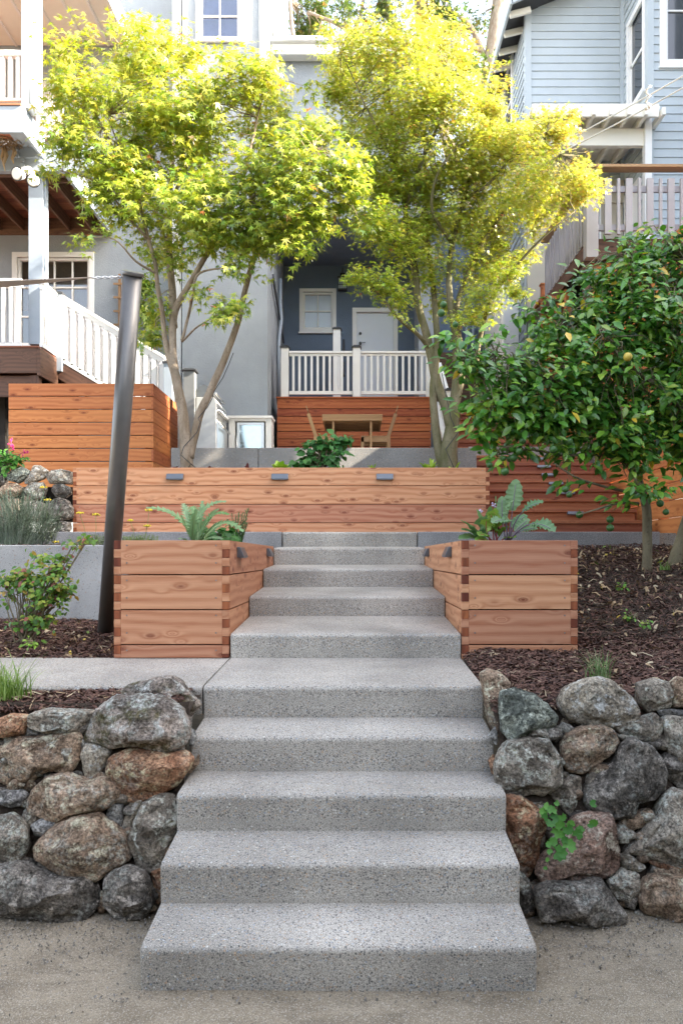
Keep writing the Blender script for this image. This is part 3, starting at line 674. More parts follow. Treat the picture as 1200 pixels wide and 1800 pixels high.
# vertical plank stair fence receding along the right of the upper flight
f2=thing('plank_fence',(3.6,14.5,3.2),'orange vertical plank fence with sloping cap rail, right of the upper stairs','fence','orange cedar fences')
for i in range(26):
    y=12.7+i*.155; top=5.9+max(0,(y-12.7))*.35 if y<14.4 else 6.5
    m=M(); m.box(3.58,3.6,y,y+.148,3.2,top,0,2); obj('plank',m,m_brown if i%9==4 else m_fence,f2)
for y in(12.65,14.3,16.0):
    top=6.05+max(0,(y-12.7))*.35 if y<14.2 else 6.75
    m=M(); m.box(3.46,3.57,y,y+.11,3.2,top,0,2); m.box(3.44,3.59,y-.02,y+.13,top,top+.03,0,0); obj('post',m,m_fence,f2,bev=.004)
m=M(); m.bar((3.52,12.7,5.95),(3.52,14.35,6.55),.10,.05); m.bar((3.52,12.7,5.0),(3.52,14.35,5.6),.05,.09); m.bar((3.52,14.4,6.53),(3.52,16,6.53),.10,.05); obj('rail',m,m_fence,f2)
# ================================================================ LEFT SKIRT FENCE
fl=thing('cedar_screen',((PX(15,11)+PX(266,11))/2,11,2.6),'reddish cedar screen of horizontal boards under the left stair, behind the leaning post','fence','orange cedar fences')
x0,x1=PX(15,11),PX(266,11); z=PZ(674,11); hh=.187
for k in range(8):
    m=M(); a=z-k*hh; m.box(x0,x1,11,11.03,a-hh+.013,a,0,0); obj('board',m,m_fence,fl,bev=.003)
    m=M(); m.box(x1+.001,x1+.03,11.0,12.5,a-hh+.010,a,0,1); obj('board',m,m_fence,fl,bev=.003)
m=M(); m.box(x0,x1+.03,11.035,11.08,z-.05,z-.012,0,0); m.box(x1-.1,x1-.01,11.05,11.14,2.5,z-.06,0,2); obj('frame',m,m_brown,fl)
# dark crawl space behind it
m=M(); m.box(-9,x0-.3,11.6,13.9,2.4,4.5); m2=m
# ================================================================ LEANING POST, CHAIN, SAIL
a=P(186,1113,6.2); b=P(233,483,5.25); ps=thing('sail_post',tuple(a),'thick leaning bronze steel post rising beside the left planter','post')
m=M(); a2=a-(b-a).normalized()*.12; m.tube([a2,a.lerp(b,.5),b],.0655,40); obj('shaft',m,m_metal,ps)
m=M(); d=(b-a).normalized(); m.tube([b-d*.002,b+d*.022],.076,40); obj('cap',m,m_metal,ps,bev=.003)
e=P(217,487,5.25); s0=P(163,488,5.15)
m=M(); n=9
for i in range(n):
    c=e.lerp(s0,(i+.5)/n); dd=(s0-e).normalized(); L=(s0-e).length/n*.72; up=Vector((0,0,1)) if i%2 else Vector((0,1,.2)).normalized()
    pts=[c+dd*math.cos(t)*L+up*math.sin(t)*L*.5 for t in[2*PI*j/12 for j in range(13)]]
    m.tube(pts,.0042,6,cap=False)
obj('chain',m,m_steel,ps)
m=M(); A=s0; B=P(-260,505,4.3); Cc=P(-300,522,7.6); n=14; vs=[];fs=[]
for i in range(n+1):
    for j in range(n+1):
        u=i/n; v=j/n; p=A.lerp(B.lerp(Cc,v),u); p.z-= .22*math.sin(PI*u)*(1-abs(2*v-1))*.15; 
        q=(B+Cc)/2; inw=math.sin(PI*u)*.12*(2*v-1); p+= (B-Cc).normalized()*inw*u
        vs.append(p)
for i in range(n):
    for j in range(n): fs.append((i*(n+1)+j,(i+1)*(n+1)+j,(i+1)*(n+1)+j+1,i*(n+1)+j+1))
m.add(vs,fs,0,True); m_sail=leafmat('shade sail cloth',.25,.8,.1,1)
o=obj('shade_sail',m,m_sail); ca=o.data.attributes.new('col','FLOAT_COLOR','POINT'); ca.data.foreach_set('color',[.50,.43,.37,1]*len(o.data.vertices))
tag(o,'beige fabric shade sail stretched from the chain of the leaning post to the left','shade sail')
sm=o.modifiers.new('S','SOLIDIFY'); sm.thickness=.006
# ================================================================ TABLE & CHAIRS
zp=zt-.012
tx0,tx1=PX(566,12.3),PX(672,12.3); tz=zp+.765
t=thing('patio_table',((tx0+tx1)/2,12.8,zp),'pale wooden patio table with a deep apron standing in front of the redwood deck','table')
m=M()
for i in range(9):
    y=12.3+i*.122; m.box(tx0,tx1,y,y+.116,tz-.028,tz,0,0,.4+.2*rnd.random())
obj('tabletop',m,m_teak,t,bev=.003)
m=M(); m.box(tx0+.002,tx1-.002,12.305,12.33,tz-.10,tz-.029,0,0,.5); m.box(tx0+.002,tx1-.002,13.36,13.385,tz-.10,tz-.029,0,0,.5)
m.box(tx0+.01,tx0+.035,12.331,13.359,tz-.10,tz-.029,0,1,.5); m.box(tx1-.035,tx1-.01,12.331,13.359,tz-.10,tz-.029,0,1,.5)
for i in range(4): m.box(tx0+.036,tx1-.036,12.5+i*.22,12.54+i*.22,tz-.075,tz-.029,0,0,.4)
obj('apron',m,m_teak,t)
for X in(tx0+.16,tx1-.20):
    for Y in(12.34,13.3):
        m=M(); m.box(X,X+.035,Y,Y+.05,zp,tz-.03,0,2,.5); obj('leg',m,m_teak,t,bev=.003)
def chair(x,y,face,label,arm=0):
    s=face; r=thing('patio_chair',(x,y,zp),label,'chair','wooden patio chairs'); W_=.5; Dp=.46
    m=M()
    for i in range(5): m.box(x-Dp/2+i*.092,x-Dp/2+i*.092+.084,y,y+W_,zp+.42,zp+.44,0,1,.5)
    obj('seat',m,m_teak,r,bev=.003)
    for Y in(y,y+W_-.03):
        m=M(); m.box(x-Dp/2,x+Dp/2,Y,Y+.03,zp+.34,zp+.418,0,0,.5); obj('side_rail',m,m_teak,r)
    for Y in(y,y+W_-.032):
        m=M(); m.bar((x+s*(Dp/2-.02),Y+.016,zp),(x+s*(Dp/2-.02),Y+.016,zp+.42),.032,.045,up=(1,0,0)); obj('leg',m,m_teak,r)
        m=M(); m.bar((x-s*(Dp/2-.0),Y+.016,zp),(x-s*(Dp/2-.02),Y+.016,zp+.46),.034,.055,up=(1,0,0)); m.bar((x-s*(Dp/2-.02),Y+.016,zp+.44),(x-s*(Dp/2+.10),Y+.016,zp+.80),.034,.055,up=(1,0,0)); obj('leg',m,m_teak,r,bev=.006)
    m=M()
    for i in range(4):
        f=.5+.13*i; m.obox((x-s*(Dp/2-.02+.12*(f-.44)/.36*1.0*.95),y+W_/2,zp+f),(0,W_/2-.03,0),(.009,0,0),(-s*.014,0,.042),0,.6)
    obj('backrest',m,m_teak,r); return r
chair(tx0+.10,12.42,1,'wooden patio chair at the left end of the table, back turned to the stucco tower')
chair(tx1-.11,12.42,-1,'wooden patio chair at the right end of the table, nearest the maple trunks')
# ================================================================ DECK, RAILING
DX0,DX1=PX(487,14),PX(757,14); DZ=PZ(698,14)
dk=thing('redwood_deck',((DX0+DX1)/2,14,zp),'red stained redwood deck with horizontal board skirting, behind the patio table','deck')
z=DZ-.02; hs=[.195]+[.138]*8
for h in hs:
    m=M(); m.box(DX0,DX1,14,14.02,z-h+.012,z,0,0); obj('skirt_board',m,m_redw,dk); z-=h
m=M()
for i in range(17): m.box(DX0-.02,DX1+.02,13.98+i*.142,13.98+i*.142+.136,DZ-.018,DZ+.006,0,0)
obj('deck_boards',m,m_redw,dk)
m=M(); m.box(DX0+.02,DX1-.02,14.03,14.06,zp,DZ-.025); m.box(DX0+.02,DX1-.02,14.06,16.4,zp,zp+.04); obj('dark_backing',m,m_dark,dk)  # near-black sheet darkens the gaps behind the skirting
SZ=DZ+.006
for k in range(2):
    m=M(); m.box(PX(582,15.4),PX(731,15.4),15.35+.33*k,15.37+.33*k,SZ+.172*k,SZ+.172*(k+1)-.045,0,0); m.box(PX(580,15.4),PX(733,15.4),15.32+.33*k,15.35+.33*(k+1)+(.5 if k else 0),SZ+.172*(k+1)-.04,SZ+.172*(k+1),0,0); m.box(PX(582,15.4),PX(731,15.4),15.38+.33*k,16.5,SZ+.172*k,SZ+.172*(k+1)-.045,0,0)
    obj('step',m,m_redw,dk)
def post(m,x,y,z0,z1,w,capmi=1,cap=.02):
    m.box(x-w/2,x+w/2,y-w/2,y+w/2,z0,z1,0,2,.5)
    m.box(x-w/2-cap,x+w/2+cap,y-w/2-cap,y+w/2+cap,z1,z1+.03,capmi,0,.5)
    m.box(x-w/2+.01,x+w/2-.01,y-w/2+.01,y+w/2-.01,z1+.03,z1+.05,capmi,0,.5)
rl=thing('railing',((DX0+DX1)/2,14.07,DZ),'white balustrade with dark post caps along the front of the redwood deck','railing','white railings')
zt_=PZ(607,14)
for px in(500.5,626.5,755): 
    m=M(); post(m,PX(px,14.07),14.09,SZ,zt_-.03,.135); obj('post',m,[m_white,m_charc],rl,bev=.004)
for a,b in((508,619),(634,749)):
    X0,X1=PX(a,14.07)-.0,PX(b,14.07)+.0
    m=M(); m.box(X0,X1,14.05,14.13,PZ(617,14.07)-.04,PZ(617,14.07),0,0,.5); m.box(X0,X1,14.07,14.11,PZ(617,14.07)-.085,PZ(617,14.07)-.041,0,0,.5); obj('top_rail',m,m_white,rl,bev=.004)
    m=M(); m.box(X0,X1,14.07,14.11,PZ(693,14.07),PZ(688,14.07)+.01,0,0,.5); obj('bottom_rail',m,m_white,rl,bev=.003)
    n=10; 
    for i in range(n):
        X=X0+(X1-X0)*(i+.7)/(n+.4)
        m=M(); m.box(X-.021,X+.021,14.07,14.11,PZ(688,14.07)+.011,PZ(617,14.07)-.086,0,2,.5)
        obj('baluster',m,m_white,rl)
# inner newel with sloped handrail going up the steps
r2=thing('stair_railing',(PX(592,15.3),15.3,SZ),'white newel and short charcoal handrail beside the two red steps to the door','railing','white railings')
m=M(); post(m,PX(592,15.3),15.25,SZ,PZ(661,15.3)+.9,.15); obj('newel',m,[m_white,m_charc],r2,bev=.004)
m=M(); post(m,PX(592,16.1),16.0,SZ+.34,PZ(590,16.1),.14); m.bar((PX(604,15.3),15.3,PZ(622,15.3)),(PX(604,16.3),16.2,PZ(600,16.2)),.05,.09,1); m.bar((PX(604,15.3),15.3,PZ(660,15.3)),(PX(604,16.3),16.2,PZ(638,16.2)),.04,.05,1); obj('handrail',m,[m_white,m_charc],r2)
# white stair railing right of the deck
r3=thing('stair_railing',(1.5,12.9,zp),'white sloping stair balustrade between the deck and the upper redwood stairs','railing','white railings')
m=M(); m.bar((1.52,12.45,zp+1.0),(1.52,14.0,zp+2.0),.07,.05); m.bar((1.52,12.45,zp+.12),(1.52,14.0,zp+1.15),.04,.05); obj('rail',m,m_white,r3)
m=M(); post(m,1.52,12.42,zp,zp+1.15,.14); obj('post',m,[m_white,m_charc],r3)
for i in range(9):
    y=12.58+i*.165; m=M(); m.box(1.50,1.54,y-.02,y+.02,zp+.1+(y-12.45)*.66,zp+.98+(y-12.45)*.64,0,2,.5); obj('baluster',m,m_white,r3)
m=M(); m.box(1.45,1.60,12.56,14.2,zp,zp+.3); m.prism([(12.56,zp+.3),(14.2,zp+.3),(14.2,zp+1.35)],'X',1.45,1.60); obj('stringer',m,m_white,r3)
# ================================================================ STUCCO HOUSE
hs_=thing('stucco_house',(-1,15,zp),'tall blue grey stucco house with a recessed white back door between its wings','house')
HT=17.0
TX0,TX1=PX(320,13.5),PX(470,13.5); TY=13.5
def wallbox(m,x0,x1,y0,y1,z0,z1): m.box(x0,x1,y0,y1,z0,z1,0,2,.5)
def holed(m,x0,x1,z0,z1,Y,holes,d=.2):
    """front wall at Y with rectangular holes [(hx0,hx1,hz0,hz1)] (holes share no z band overlaps unless side by side)"""
    zs=sorted(set([z0,z1]+[h[2] for h in holes]+[h[3] for h in holes])); xs=sorted(set([x0,x1]+[h[0] for h in holes]+[h[1] for h in holes]))
    for a,b in zip(zs,zs[1:]):
        run=None
        for c,e in zip(xs,xs[1:]):
            ins=any(h[0]-1e-6<=c and e<=h[1]+1e-6 and h[2]-1e-6<=a and b<=h[3]+1e-6 for h in holes)
            if not ins:
                if run is None: run=[c,e]
                else: run[1]=e
            if ins or e==xs[-1]:
                if run: m.box(run[0],run[1],Y,Y+d,a,b,0,2,.5); run=None
# tower
wn1=(PX(350,13.5),PX(421,13.5),PZ(66,13.5),PZ(-60,13.5))
m=M(); holed(m,TX0,TX1,zp,HT,TY,[wn1],.25); m.box(TX0,TX1,TY+1.6,TY+1.85,zp,HT-.01,0,2,.5); m.box(TX0,TX1,TY+.251,TY+1.6,HT-.3,HT-.02)
obj('tower_wall',m,m_stuc,hs_)
m=M(); m.box(TX1-.2,TX1+.004,TY+.252,17.6,zp,HT-.01,0,2,.5); obj('side_wall',m,m_stuc,hs_)
# recess back wall with window and door
BY=16.5; d0,d1=PX(624,BY),PX(694,BY); dz0=SZ+.345; dz1=dz0+2.03
w2=(PX(532,BY),PX(585,BY),PZ(578,BY),PZ(513,BY))
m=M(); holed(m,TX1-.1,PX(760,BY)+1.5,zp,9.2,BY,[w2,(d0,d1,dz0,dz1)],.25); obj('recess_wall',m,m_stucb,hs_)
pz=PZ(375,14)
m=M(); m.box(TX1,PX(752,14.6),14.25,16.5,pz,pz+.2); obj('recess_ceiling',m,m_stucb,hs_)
m=M(); m.box(PX(731,16),PX(731,16)+.32,15.3,16.498,zp,pz-.002); obj('pillar',m,m_stuc,hs_)
# upper storey over the recess
UX1=PX(765,14.2); UZ=PZ(92,14.2)
m=M(); m.box(TX1,UX1,14.2,14.45,pz+.001,UZ,0,2,.5); m.box(UX1-.25,UX1,14.46,19.5,pz,UZ,0,2,.5); m.box(TX1,UX1,19.3,19.5,3,UZ-.01,0,2,.5); m.box(TX1,UX1-.26,14.46,19.3,UZ-.3,UZ-.02); obj('upper_wall',m,m_stuc,hs_)
m=M(); m.box(TX1-.02,UX1+.25,13.98,14.19,UZ-.17,UZ+.03,0,0,.5); m.box(TX1-.02,UX1+.32,13.9,14.5,UZ+.031,UZ+.12,0,0,.5); m.box(UX1+.001,UX1+.25,14.2,19.5,UZ-.17,UZ+.03,0,1,.5); obj('cornice',m,m_white,hs_,bev=.01)
m=M(); m.box(TX1-.14,TX1+.025,TY-.025,TY-.001,PZ(120,TY),HT); m.box(TX1+.006,TX1+.03,TY,TY+.14,PZ(120,TY),HT-.01); obj('corner_board',m,m_white,hs_)
m=M(); m.tube([(TX1+.10,14.12,UZ+.2),(TX1+.10,14.12,UZ-.5)],.045,10); m.tube([(TX1+.06,TY+.3,HT-2),(TX1+.06,TY+.3,UZ+.15),(TX1+.10,14.1,UZ+.1)],.04,10); obj('downspout',m,m_white,hs_)
def window(parent,x0,x1,z0,z1,Y,cols,rows,pm,fw=.06,sill=True,name='window',deep=.06,curt=None,fm=None,rowz=None):
    fm=fm or m_white; m=M()
    m.box(x0-fw,x0+.001,Y-.03,Y+.02,z0-fw,z1+fw,0,2,.5); m.box(x1-.001,x1+fw,Y-.03,Y+.02,z0-fw,z1+fw,0,2,.5)
    m.box(x0,x1,Y-.03,Y+.02,z1,z1+fw,0,0,.5); m.box(x0,x1,Y-.03,Y+.02,z0-fw,z0,0,0,.5)
    f=.045
    m.box(x0,x0+f,Y+.021,Y+deep+.02,z0,z1,0,2,.5);m.box(x1-f,x1,Y+.021,Y+deep+.02,z0,z1,0,2,.5);m.box(x0+f,x1-f,Y+.021,Y+deep+.02,z1-f,z1,0,0,.5);m.box(x0+f,x1-f,Y+.021,Y+deep+.02,z0,z0+f,0,0,.5)
    w=obj(name,m,fm,parent,bev=.003)
    m=M()
    for i in range(1,cols):
        X=x0+(x1-x0)*i/cols; m.box(X-.012,X+.012,Y+.045,Y+.07,z0+f,z1-f,0,2,.5)
    for j in range(1,rows):
        Z=z0+(z1-z0)*(j/rows if rowz is None else rowz); m.box(x0+f,x1-f,Y+.047,Y+.072,Z-.014,Z+.014,0,0,.5)
    if cols>1 or rows>1: obj('muntin',m,fm,w)
    m=M(); m.box(x0+f-.005,x1-f+.005,Y+.075,Y+.08,z0+f-.005,z1-f+.005); obj('pane',m,pm,w)
    if curt is not None:
        m=M(); m.box(x0,x1,Y+.16,Y+.17,z0+(z1-z0)*curt[1],z1); obj('curtain',m,curt[0],w)
    if sill:
        m=M(); m.box(x0-fw-.02,x1+fw+.02,Y-.06,Y-.001,z0-fw-.035,z0-fw-.001,0,0,.5); obj('sill',m,fm,w,bev=.003)
    return w
m_clear=N('clear window glass',.03,spec=.8); 
def clearglass():
    k=m_clear; t=k.n('ShaderNodeBsdfTransparent'); g_=k.n('ShaderNodeBsdfGlossy',{'Roughness':.03}); fz=k.n('ShaderNodeFresnel',{'IOR':1.5})
    mx=k.n('ShaderNodeMixShader',{0:k.math('ADD',fz.outputs[0],.06)}); k.t.links.new(t.outputs[0],mx.inputs[1]); k.t.links.new(g_.outputs[0],mx.inputs[2]); k.t.links.new(mx.outputs[0],k.t.nodes['Material Output'].inputs[0]); return k.m
m_clear=clearglass()
window(hs_,*wn1,TY,2,3,m_clear,curt=(m_curtb,0))
window(hs_,*w2,BY,2,2,m_glasspale,fw=.07)
# door
m=M(); m.box(d0+.03,d1-.03,BY+.05,BY+.09,dz0+.02,dz1-.03,0,2,.5); dr=obj('door',m,m_door,hs_,bev=.003)
m=M(); m.box(d0-.06,d0+.029,BY-.025,BY+.1,dz0,dz1+.06,0,2,.5); m.box(d1-.029,d1+.06,BY-.025,BY+.1,dz0,dz1+.06,0,2,.5); m.box(d0+.03,d1-.03,BY-.025,BY+.1,dz1-.029,dz1+.06,0,0,.5); m.box(d0+.03,d1-.03,BY-.02,BY+.1,dz0,dz0+.019,0,0,.5); obj('door_frame',m,m_white,hs_,bev=.003)
hx=PX(633,BY)
m=M(); m.tube([(hx,BY+.05,PZ(603,BY)),(hx,BY-.02,PZ(603,BY))],.03,14); m.tube([(hx,BY-.015,PZ(603,BY)),(hx+.11,BY-.02,PZ(602,BY))],.010,8); m.tube([(hx,BY+.05,PZ(585,BY)),(hx,BY+.02,PZ(585,BY))],.03,14); obj('door_handle',m,m_black,dr)
# wall lantern
lx=PX(602,BY); m=M(); m.box(lx-.05,lx+.05,BY-.03,BY-.001,PZ(512,BY),PZ(480,BY)); m.box(lx-.10,lx+.10,BY-.16,BY-.031,PZ(492,BY),PZ(490,BY)); m.box(lx-.10,lx+.10,BY-.16,BY-.031,PZ(513,BY),PZ(511,BY)); m.tube([(lx,BY-.09,PZ(490,BY)),(lx,BY-.09,PZ(473,BY))],.012,8)
for i in range(5): m.box(lx-.098+.044*i,lx-.090+.044*i,BY-.158,BY-.15,PZ(511,BY),PZ(492,BY),0,2)
for i in(1,2): m.box(lx-.098,lx+.098,BY-.16,BY-.153,PZ(492+6.3*i,BY),PZ(492+6.3*i,BY)+.01)
lt=obj('wall_lantern',m,m_black,hs_); m=M(); m.box(lx-.085,lx+.085,BY-.145,BY-.035,PZ(510.5,BY),PZ(492.5,BY)); obj('glass',m,m_glasspale,lt)
# pipes on the tower's side wall
m=M(); q=TX1+.05
m.tube([(q,15.3,PZ(490,15.3)),(q,15.3,PZ(535,15.3)),(q+.03,15.2,PZ(560,15.2)),(q,15.0,PZ(600,15.0)),(q,15.0,4.7)],.035,8); obj('downspout',m,m_greyblue,hs_)
m=M(); m.bar((q,13.9,PZ(485,13.9)),(q,16.0,PZ(600,16.0)),.03,.09); obj('cable_conduit',m,m_charc,hs_)
# left wing wall with its big window
LY=14.0; lw=(PX(74,LY)-.45,PX(157,LY),PZ(606,LY),PZ(452,LY))
m=M(); holed(m,-13,TX0,zp,HT,LY,[lw],.2); m.box(-13,TX0,LY+2,LY+2.2,zp,HT-.01,0,2,.5); m.box(-13,TX0,LY+.21,LY+1.99,HT-.3,HT-.02); obj('wing_wall',m,m_stuc,hs_)
m=M(); m.box(PX(302,13.7),PX(302,13.7)+.16,13.72,13.99,zp,HT-.02,0,2,.5); obj('corner_board',m,m_white,hs_,bev=.004)
window(hs_,*lw,LY,4,3,m_clear,fw=.09,curt=(m_curt,.42))
m=M(); m.box(PX(64,13.97),PX(112,13.97),13.93,13.985,PZ(246,13.97),PZ(145,13.97),0,2,.5)
for i in range(14): 
    X=PX(64,13.9)+.035*i; m.box(X,X+.018,13.905,13.929,PZ(246,13.97),PZ(145,13.97),0,2,.5)
obj('beadboard_panel',m,m_white,hs_)
# soffit with beads over the balcony
m=M(); sx=PX(190,12.86); m.box(-13,sx,8.0,13.99,11.0,11.1,0,1,.5); sf=obj('soffit',m,m_white2,hs_)
m=M()
for i in range(14): X=sx-.35-i*.42; m.box(X-.02,X+.02,8.0,13.98,10.975,10.999,0,1,.5)
m.box(sx-.001,sx+.04,7.95,13.99,10.93,11.35,0,1,.5); obj('batten',m,m_white,sf)
# ================================================================ BALCONY (upper left)
BX=PX(115,11.8); zb_=7.565
bal=thing('balcony',(-6,12,4.9),'raised timber balcony with brown joists beneath and a white post, upper left corner','balcony')
m=M(); m.box(-12,PX(163,11.8),11.75,11.85,PZ(303,11.8),PZ(257,11.8),0,0,.5); obj('beam',m,m_greyblue,bal,bev=.006)
m=M(); m.box(BX-.02,BX+.03,11.86,13.98,zb_-.02,zb_+.30,0,1,.5); obj('fascia',m,m_greyblue,bal)
for i in range(9):
    m=M(); X=BX-.30-i*.42; m.box(X-.02,X+.02,11.86,13.98,zb_+.02,zb_+.25,0,1); obj('joist',m,m_brown,bal)
m=M(); m.box(BX-.03,BX-.5,12.15,12.2,zb_+.05,zb_+.2); m.box(-12,BX-.03,13.9,13.98,zb_-.03,zb_+.25,0,0); 
m.box(-12,BX-.03,11.86,11.92,zb_-.0,zb_+.25,0,0); obj('blocking',m,m_brown,bal)
m=M()
for i in range(15): m.box(-12,BX-.03,11.93+i*.137,11.93+i*.137+.131,zb_+.251,zb_+.28,0,0)
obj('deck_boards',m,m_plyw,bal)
# projecting fascia box
x1b=PX(37,11); m=M(); m.box(-12,x1b-.002,11.0,11.05,PZ(232,11),PZ(185,11),0,0,.5); m.box(x1b,x1b+.04,11.0,11.74,PZ(232,11),PZ(185,11),0,1,.5); obj('rim_board',m,m_greyblue,bal,bev=.004)
m=M(); m.box(-12,x1b,10.98,11.9,PZ(184.6,11),PZ(182,11)); obj('deck_edge',m,m_cedar,bal)
m=M(); m.box(x1b-.32,x1b-.03,11.06,11.74,PZ(258,11.7),PZ(238,11.7)+.05); m.box(PX(25,11.7),PX(70,11.7),11.70,11.748,PZ(276,11.7),PZ(254,11.7)); obj('bracket',m,m_greyblue,bal,bev=.004)
m=M()
for px,py in((31,262),(31,272),(64,272),(40,281),(40,291),(72,283)):
    c=P(px,py,11.69); m.tube([c,c+Vector((0,-.025,0))],.03,10)
obj('bolt',m,m_greyblue,bal)
m=M(); X0,X1=PX(42,11.7),PX(68,11.7); m.box(X0,X1,11.86,12.05,PZ(606,11.9),PZ(304,11.8),0,2,.5); m.box(X1+.001,X1+.03,11.9,12.0,PZ(606,11.9),PZ(304,11.8),0,2,.5); obj('post',m,m_greyblue,bal,bev=.006)
m=M(); m.box(PX(39,11.1),PX(66,11.1),11.06,11.28,PZ(184,11),10.99,0,2,.5); obj('post',m,m_white,bal,bev=.008)
m=M(); m.tube([(PX(48,10.9),11.0,PZ(182,11)),(PX(48,10.9),11.0,PZ(96,11))],.018,8); obj('conduit',m,m_greyblue,bal)
m=M(); m.box(-12,PX(38,11.1),11.08,11.17,PZ(98,11.1),PZ(88,11.1),0,0,.5); m.box(-12,PX(38,11.1),11.1,11.15,PZ(176,11.1),PZ(171,11.1),0,0,.5); obj('top_rail',m,m_white,bal,bev=.006)
for i in range(14):
    X=PX(31,11.1)-i*.112; m=M(); m.box(X-.028,X+.028,11.1,11.15,PZ(171,11.1)+.001,PZ(98,11.1)-.001,0,2,.5); obj('baluster',m,m_white,bal)
# old bird nest lodged on the bracket
m=M(); c0=P(14,252,11.6)
for i in range(160):
    a=rnd.uniform(0,2*PI); c=c0+Vector((rnd.gauss(0,.13),rnd.gauss(0,.08),rnd.gauss(0,.025))); d=Vector((math.cos(a),math.sin(a)*.6,rnd.gauss(0,.25)))*rnd.uniform(.05,.13)
    m.tube([c-d,c+Vector((0,0,.02)),c+d],.004,3,cap=False,tone=rnd.random())
for x,l in((9,38),(5,24),(24,26)):
    p=P(x,258,11.55); m.tube([p,p+Vector((.02,0,-l*.003)),p+Vector((-.02,0,-l*.0065)),p+Vector((0,0,-l*.0095))],[.02,.035,.02,.006],5,tone=.9)
tag(obj('bird_nest',m,plain('dry straw',(.36,.25,.14),.9)),'untidy straw bird nest on the balcony beam with strands hanging down','nest')
# flood lights
fl_=thing('flood_light',tuple(P(48,300,11.6)),'pair of round white flood lights fixed at the top of the blue grey post','lamp')
m=M(); c=P(49,297,11.6); m.tube([c+Vector((0,.14,0)),c],.055,14); m.tube([c,P(40,296,11.5)],.025,8); m.tube([c,P(52,305,11.5)],.025,8); obj('bracket',m,m_white,fl_)
for px,py,dx in((30,305,-.25),(59,317,.12)):
    c=P(px,py,11.4); d=Vector((dx,-1,-.28)).normalized(); m=M(); m.tube([c-d*.14,c-d*.12,c-d*.03,c],[.03,.06,.088,.094],22); h=obj('lamp_head',m,m_white,fl_)
    m=M(); m.tube([c+d*.0005,c+d*.008],.099,22); obj('trim_ring',m,m_black,h); m=M(); m.tube([c+d*.0085,c+d*.018],[.088,.07],22); obj('lens',m,m_white2,h)
# ================================================================ PORCH + STAIR RAILINGS (lower left)
po=thing('porch',(-6,12,3.2),'lower timber porch with weathered fascia at the left edge, above the cedar screen','porch')
X1=PX(65,11.6); zf=PZ(611,11.6)
m=M(); m.box(-12,X1,11.6,11.65,zf-.38,zf-.001,0,0,.4); m.box(X1+.001,X1+.05,11.6,12.3,zf-.42,zf-.002,0,1,.4); m.box(-12,X1-.1,11.7,11.75,zf-.72,zf-.40,0,0,.3); obj('fascia',m,m_brown,po,bev=.004)
m=M(); m.box(X1-.12,X1,11.66,11.78,zp-.5,zf-.4); obj('post',m,m_brown,po)
m=M()
for i in range(17): m.box(-12,X1+.03,11.58+i*.142,11.58+i*.142+.136,zf,zf+.026,0,0)
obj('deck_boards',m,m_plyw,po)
m=M(); m.box(-12,x0-.6,12.2,13.9,2.3,zf-.5); m.box(-12,X1-.2,13.6,13.9,2.3,zf-.05); obj('crawl_shade',m,m_dark,po)  # solid near-black blocks paint the shade below the porch
def rail_run(root,a,b,h0,h1,n,w=.045,th=.05,mat=None,cap=.09):
    a=Vector(a);b=Vector(b); mat=mat or m_white
    m=M(); m.bar(a+Vector((0,0,h1)),b+Vector((0,0,h1)),cap,.045); m.bar(a+Vector((0,0,h1-.065)),b+Vector((0,0,h1-.065)),.045,.075); obj('top_rail',m,mat,root,bev=.004)
    m=M(); m.bar(a+Vector((0,0,h0)),b+Vector((0,0,h0)),.05,.06); obj('bottom_rail',m,mat,root)
    for i in range(n):
        c=a.lerp(b,(i+.5)/n); m=M(); m.box(c.x-w/2,c.x+w/2,c.y-th/2,c.y+th/2,c.z+h0+.02,c.z+h1-.10,0,2,.5); obj('baluster',m,mat,root)
pr_=thing('railing',(-5.5,11.7,zf),'white porch balustrade behind the shade sail at the left edge','railing','white railings')
rail_run(pr_,(-7,11.7,zf+.02),(PX(42,11.75),11.7,zf+.02),.05,1.03,17,.055)
rail_run(pr_,(X1+.02,11.7,zf+.02),(X1+.02,12.25,zf+.02),.05,1.0,7,.045)
sl=thing('stair_railing',(PX(105,12.3),12.3,zf-.8),'white sloping stair balustrade descending right from the porch behind the leaning post','railing','white railings')
A=Vector((PX(108,12.3),12.3,0)); Bq=Vector((PX(292,12.3),12.3,0)); A.z=PZ(632,12.3); Bq.z=PZ(742,12.3)
rail_run(sl,A,Bq,.0,1.02,13,.075)
m=M(); post(m,PX(104,12.3),12.3,zf-.2,PZ(519,12.3),.13); obj('post',m,[m_greyblue,m_charc],sl,bev=.004)
m=M(); post(m,PX(297,12.3),12.3,zp,PZ(640,12.3),.14); obj('post',m,[m_greyblue,m_charc],sl,bev=.004)
sl2=thing('stair_railing',(PX(115,13.4),13.4,zf-.8),'second white stair balustrade further back, seen through the nearer one','railing','white railings')
A2=Vector((PX(112,13.4),13.4,PZ(640,13.4))); B2=Vector((PX(297,13.4),13.4,PZ(745,13.4))); rail_run(sl2,A2,B2,0,1.0,13,.06)
stt=thing('timber_stairs',(-3.8,12.8,zp),'weathered timber stairs between the two white balustrades on the left','stairs')
n=9
for i in range(n):
    f=(i+.5)/n; X=A.x+(Bq.x-A.x)*f; Z=zf+ (zp-zf)*(i+1)/n
    m=M(); m.box(X-.13,X+.14,12.35,13.35,Z,Z+.04,0,1); obj('tread',m,m_brown,stt)
m=M(); m.bar(A+Vector((0,-.0,-.18)),Bq+Vector((0,0,-.18)),.04,.26); obj('stringer',m,m_brown,stt)
m=M(); m.bar(A2+Vector((0,-.0,-.2)),B2+Vector((0,0,-.2)),.04,.26); obj('stringer',m,m_brown,stt)
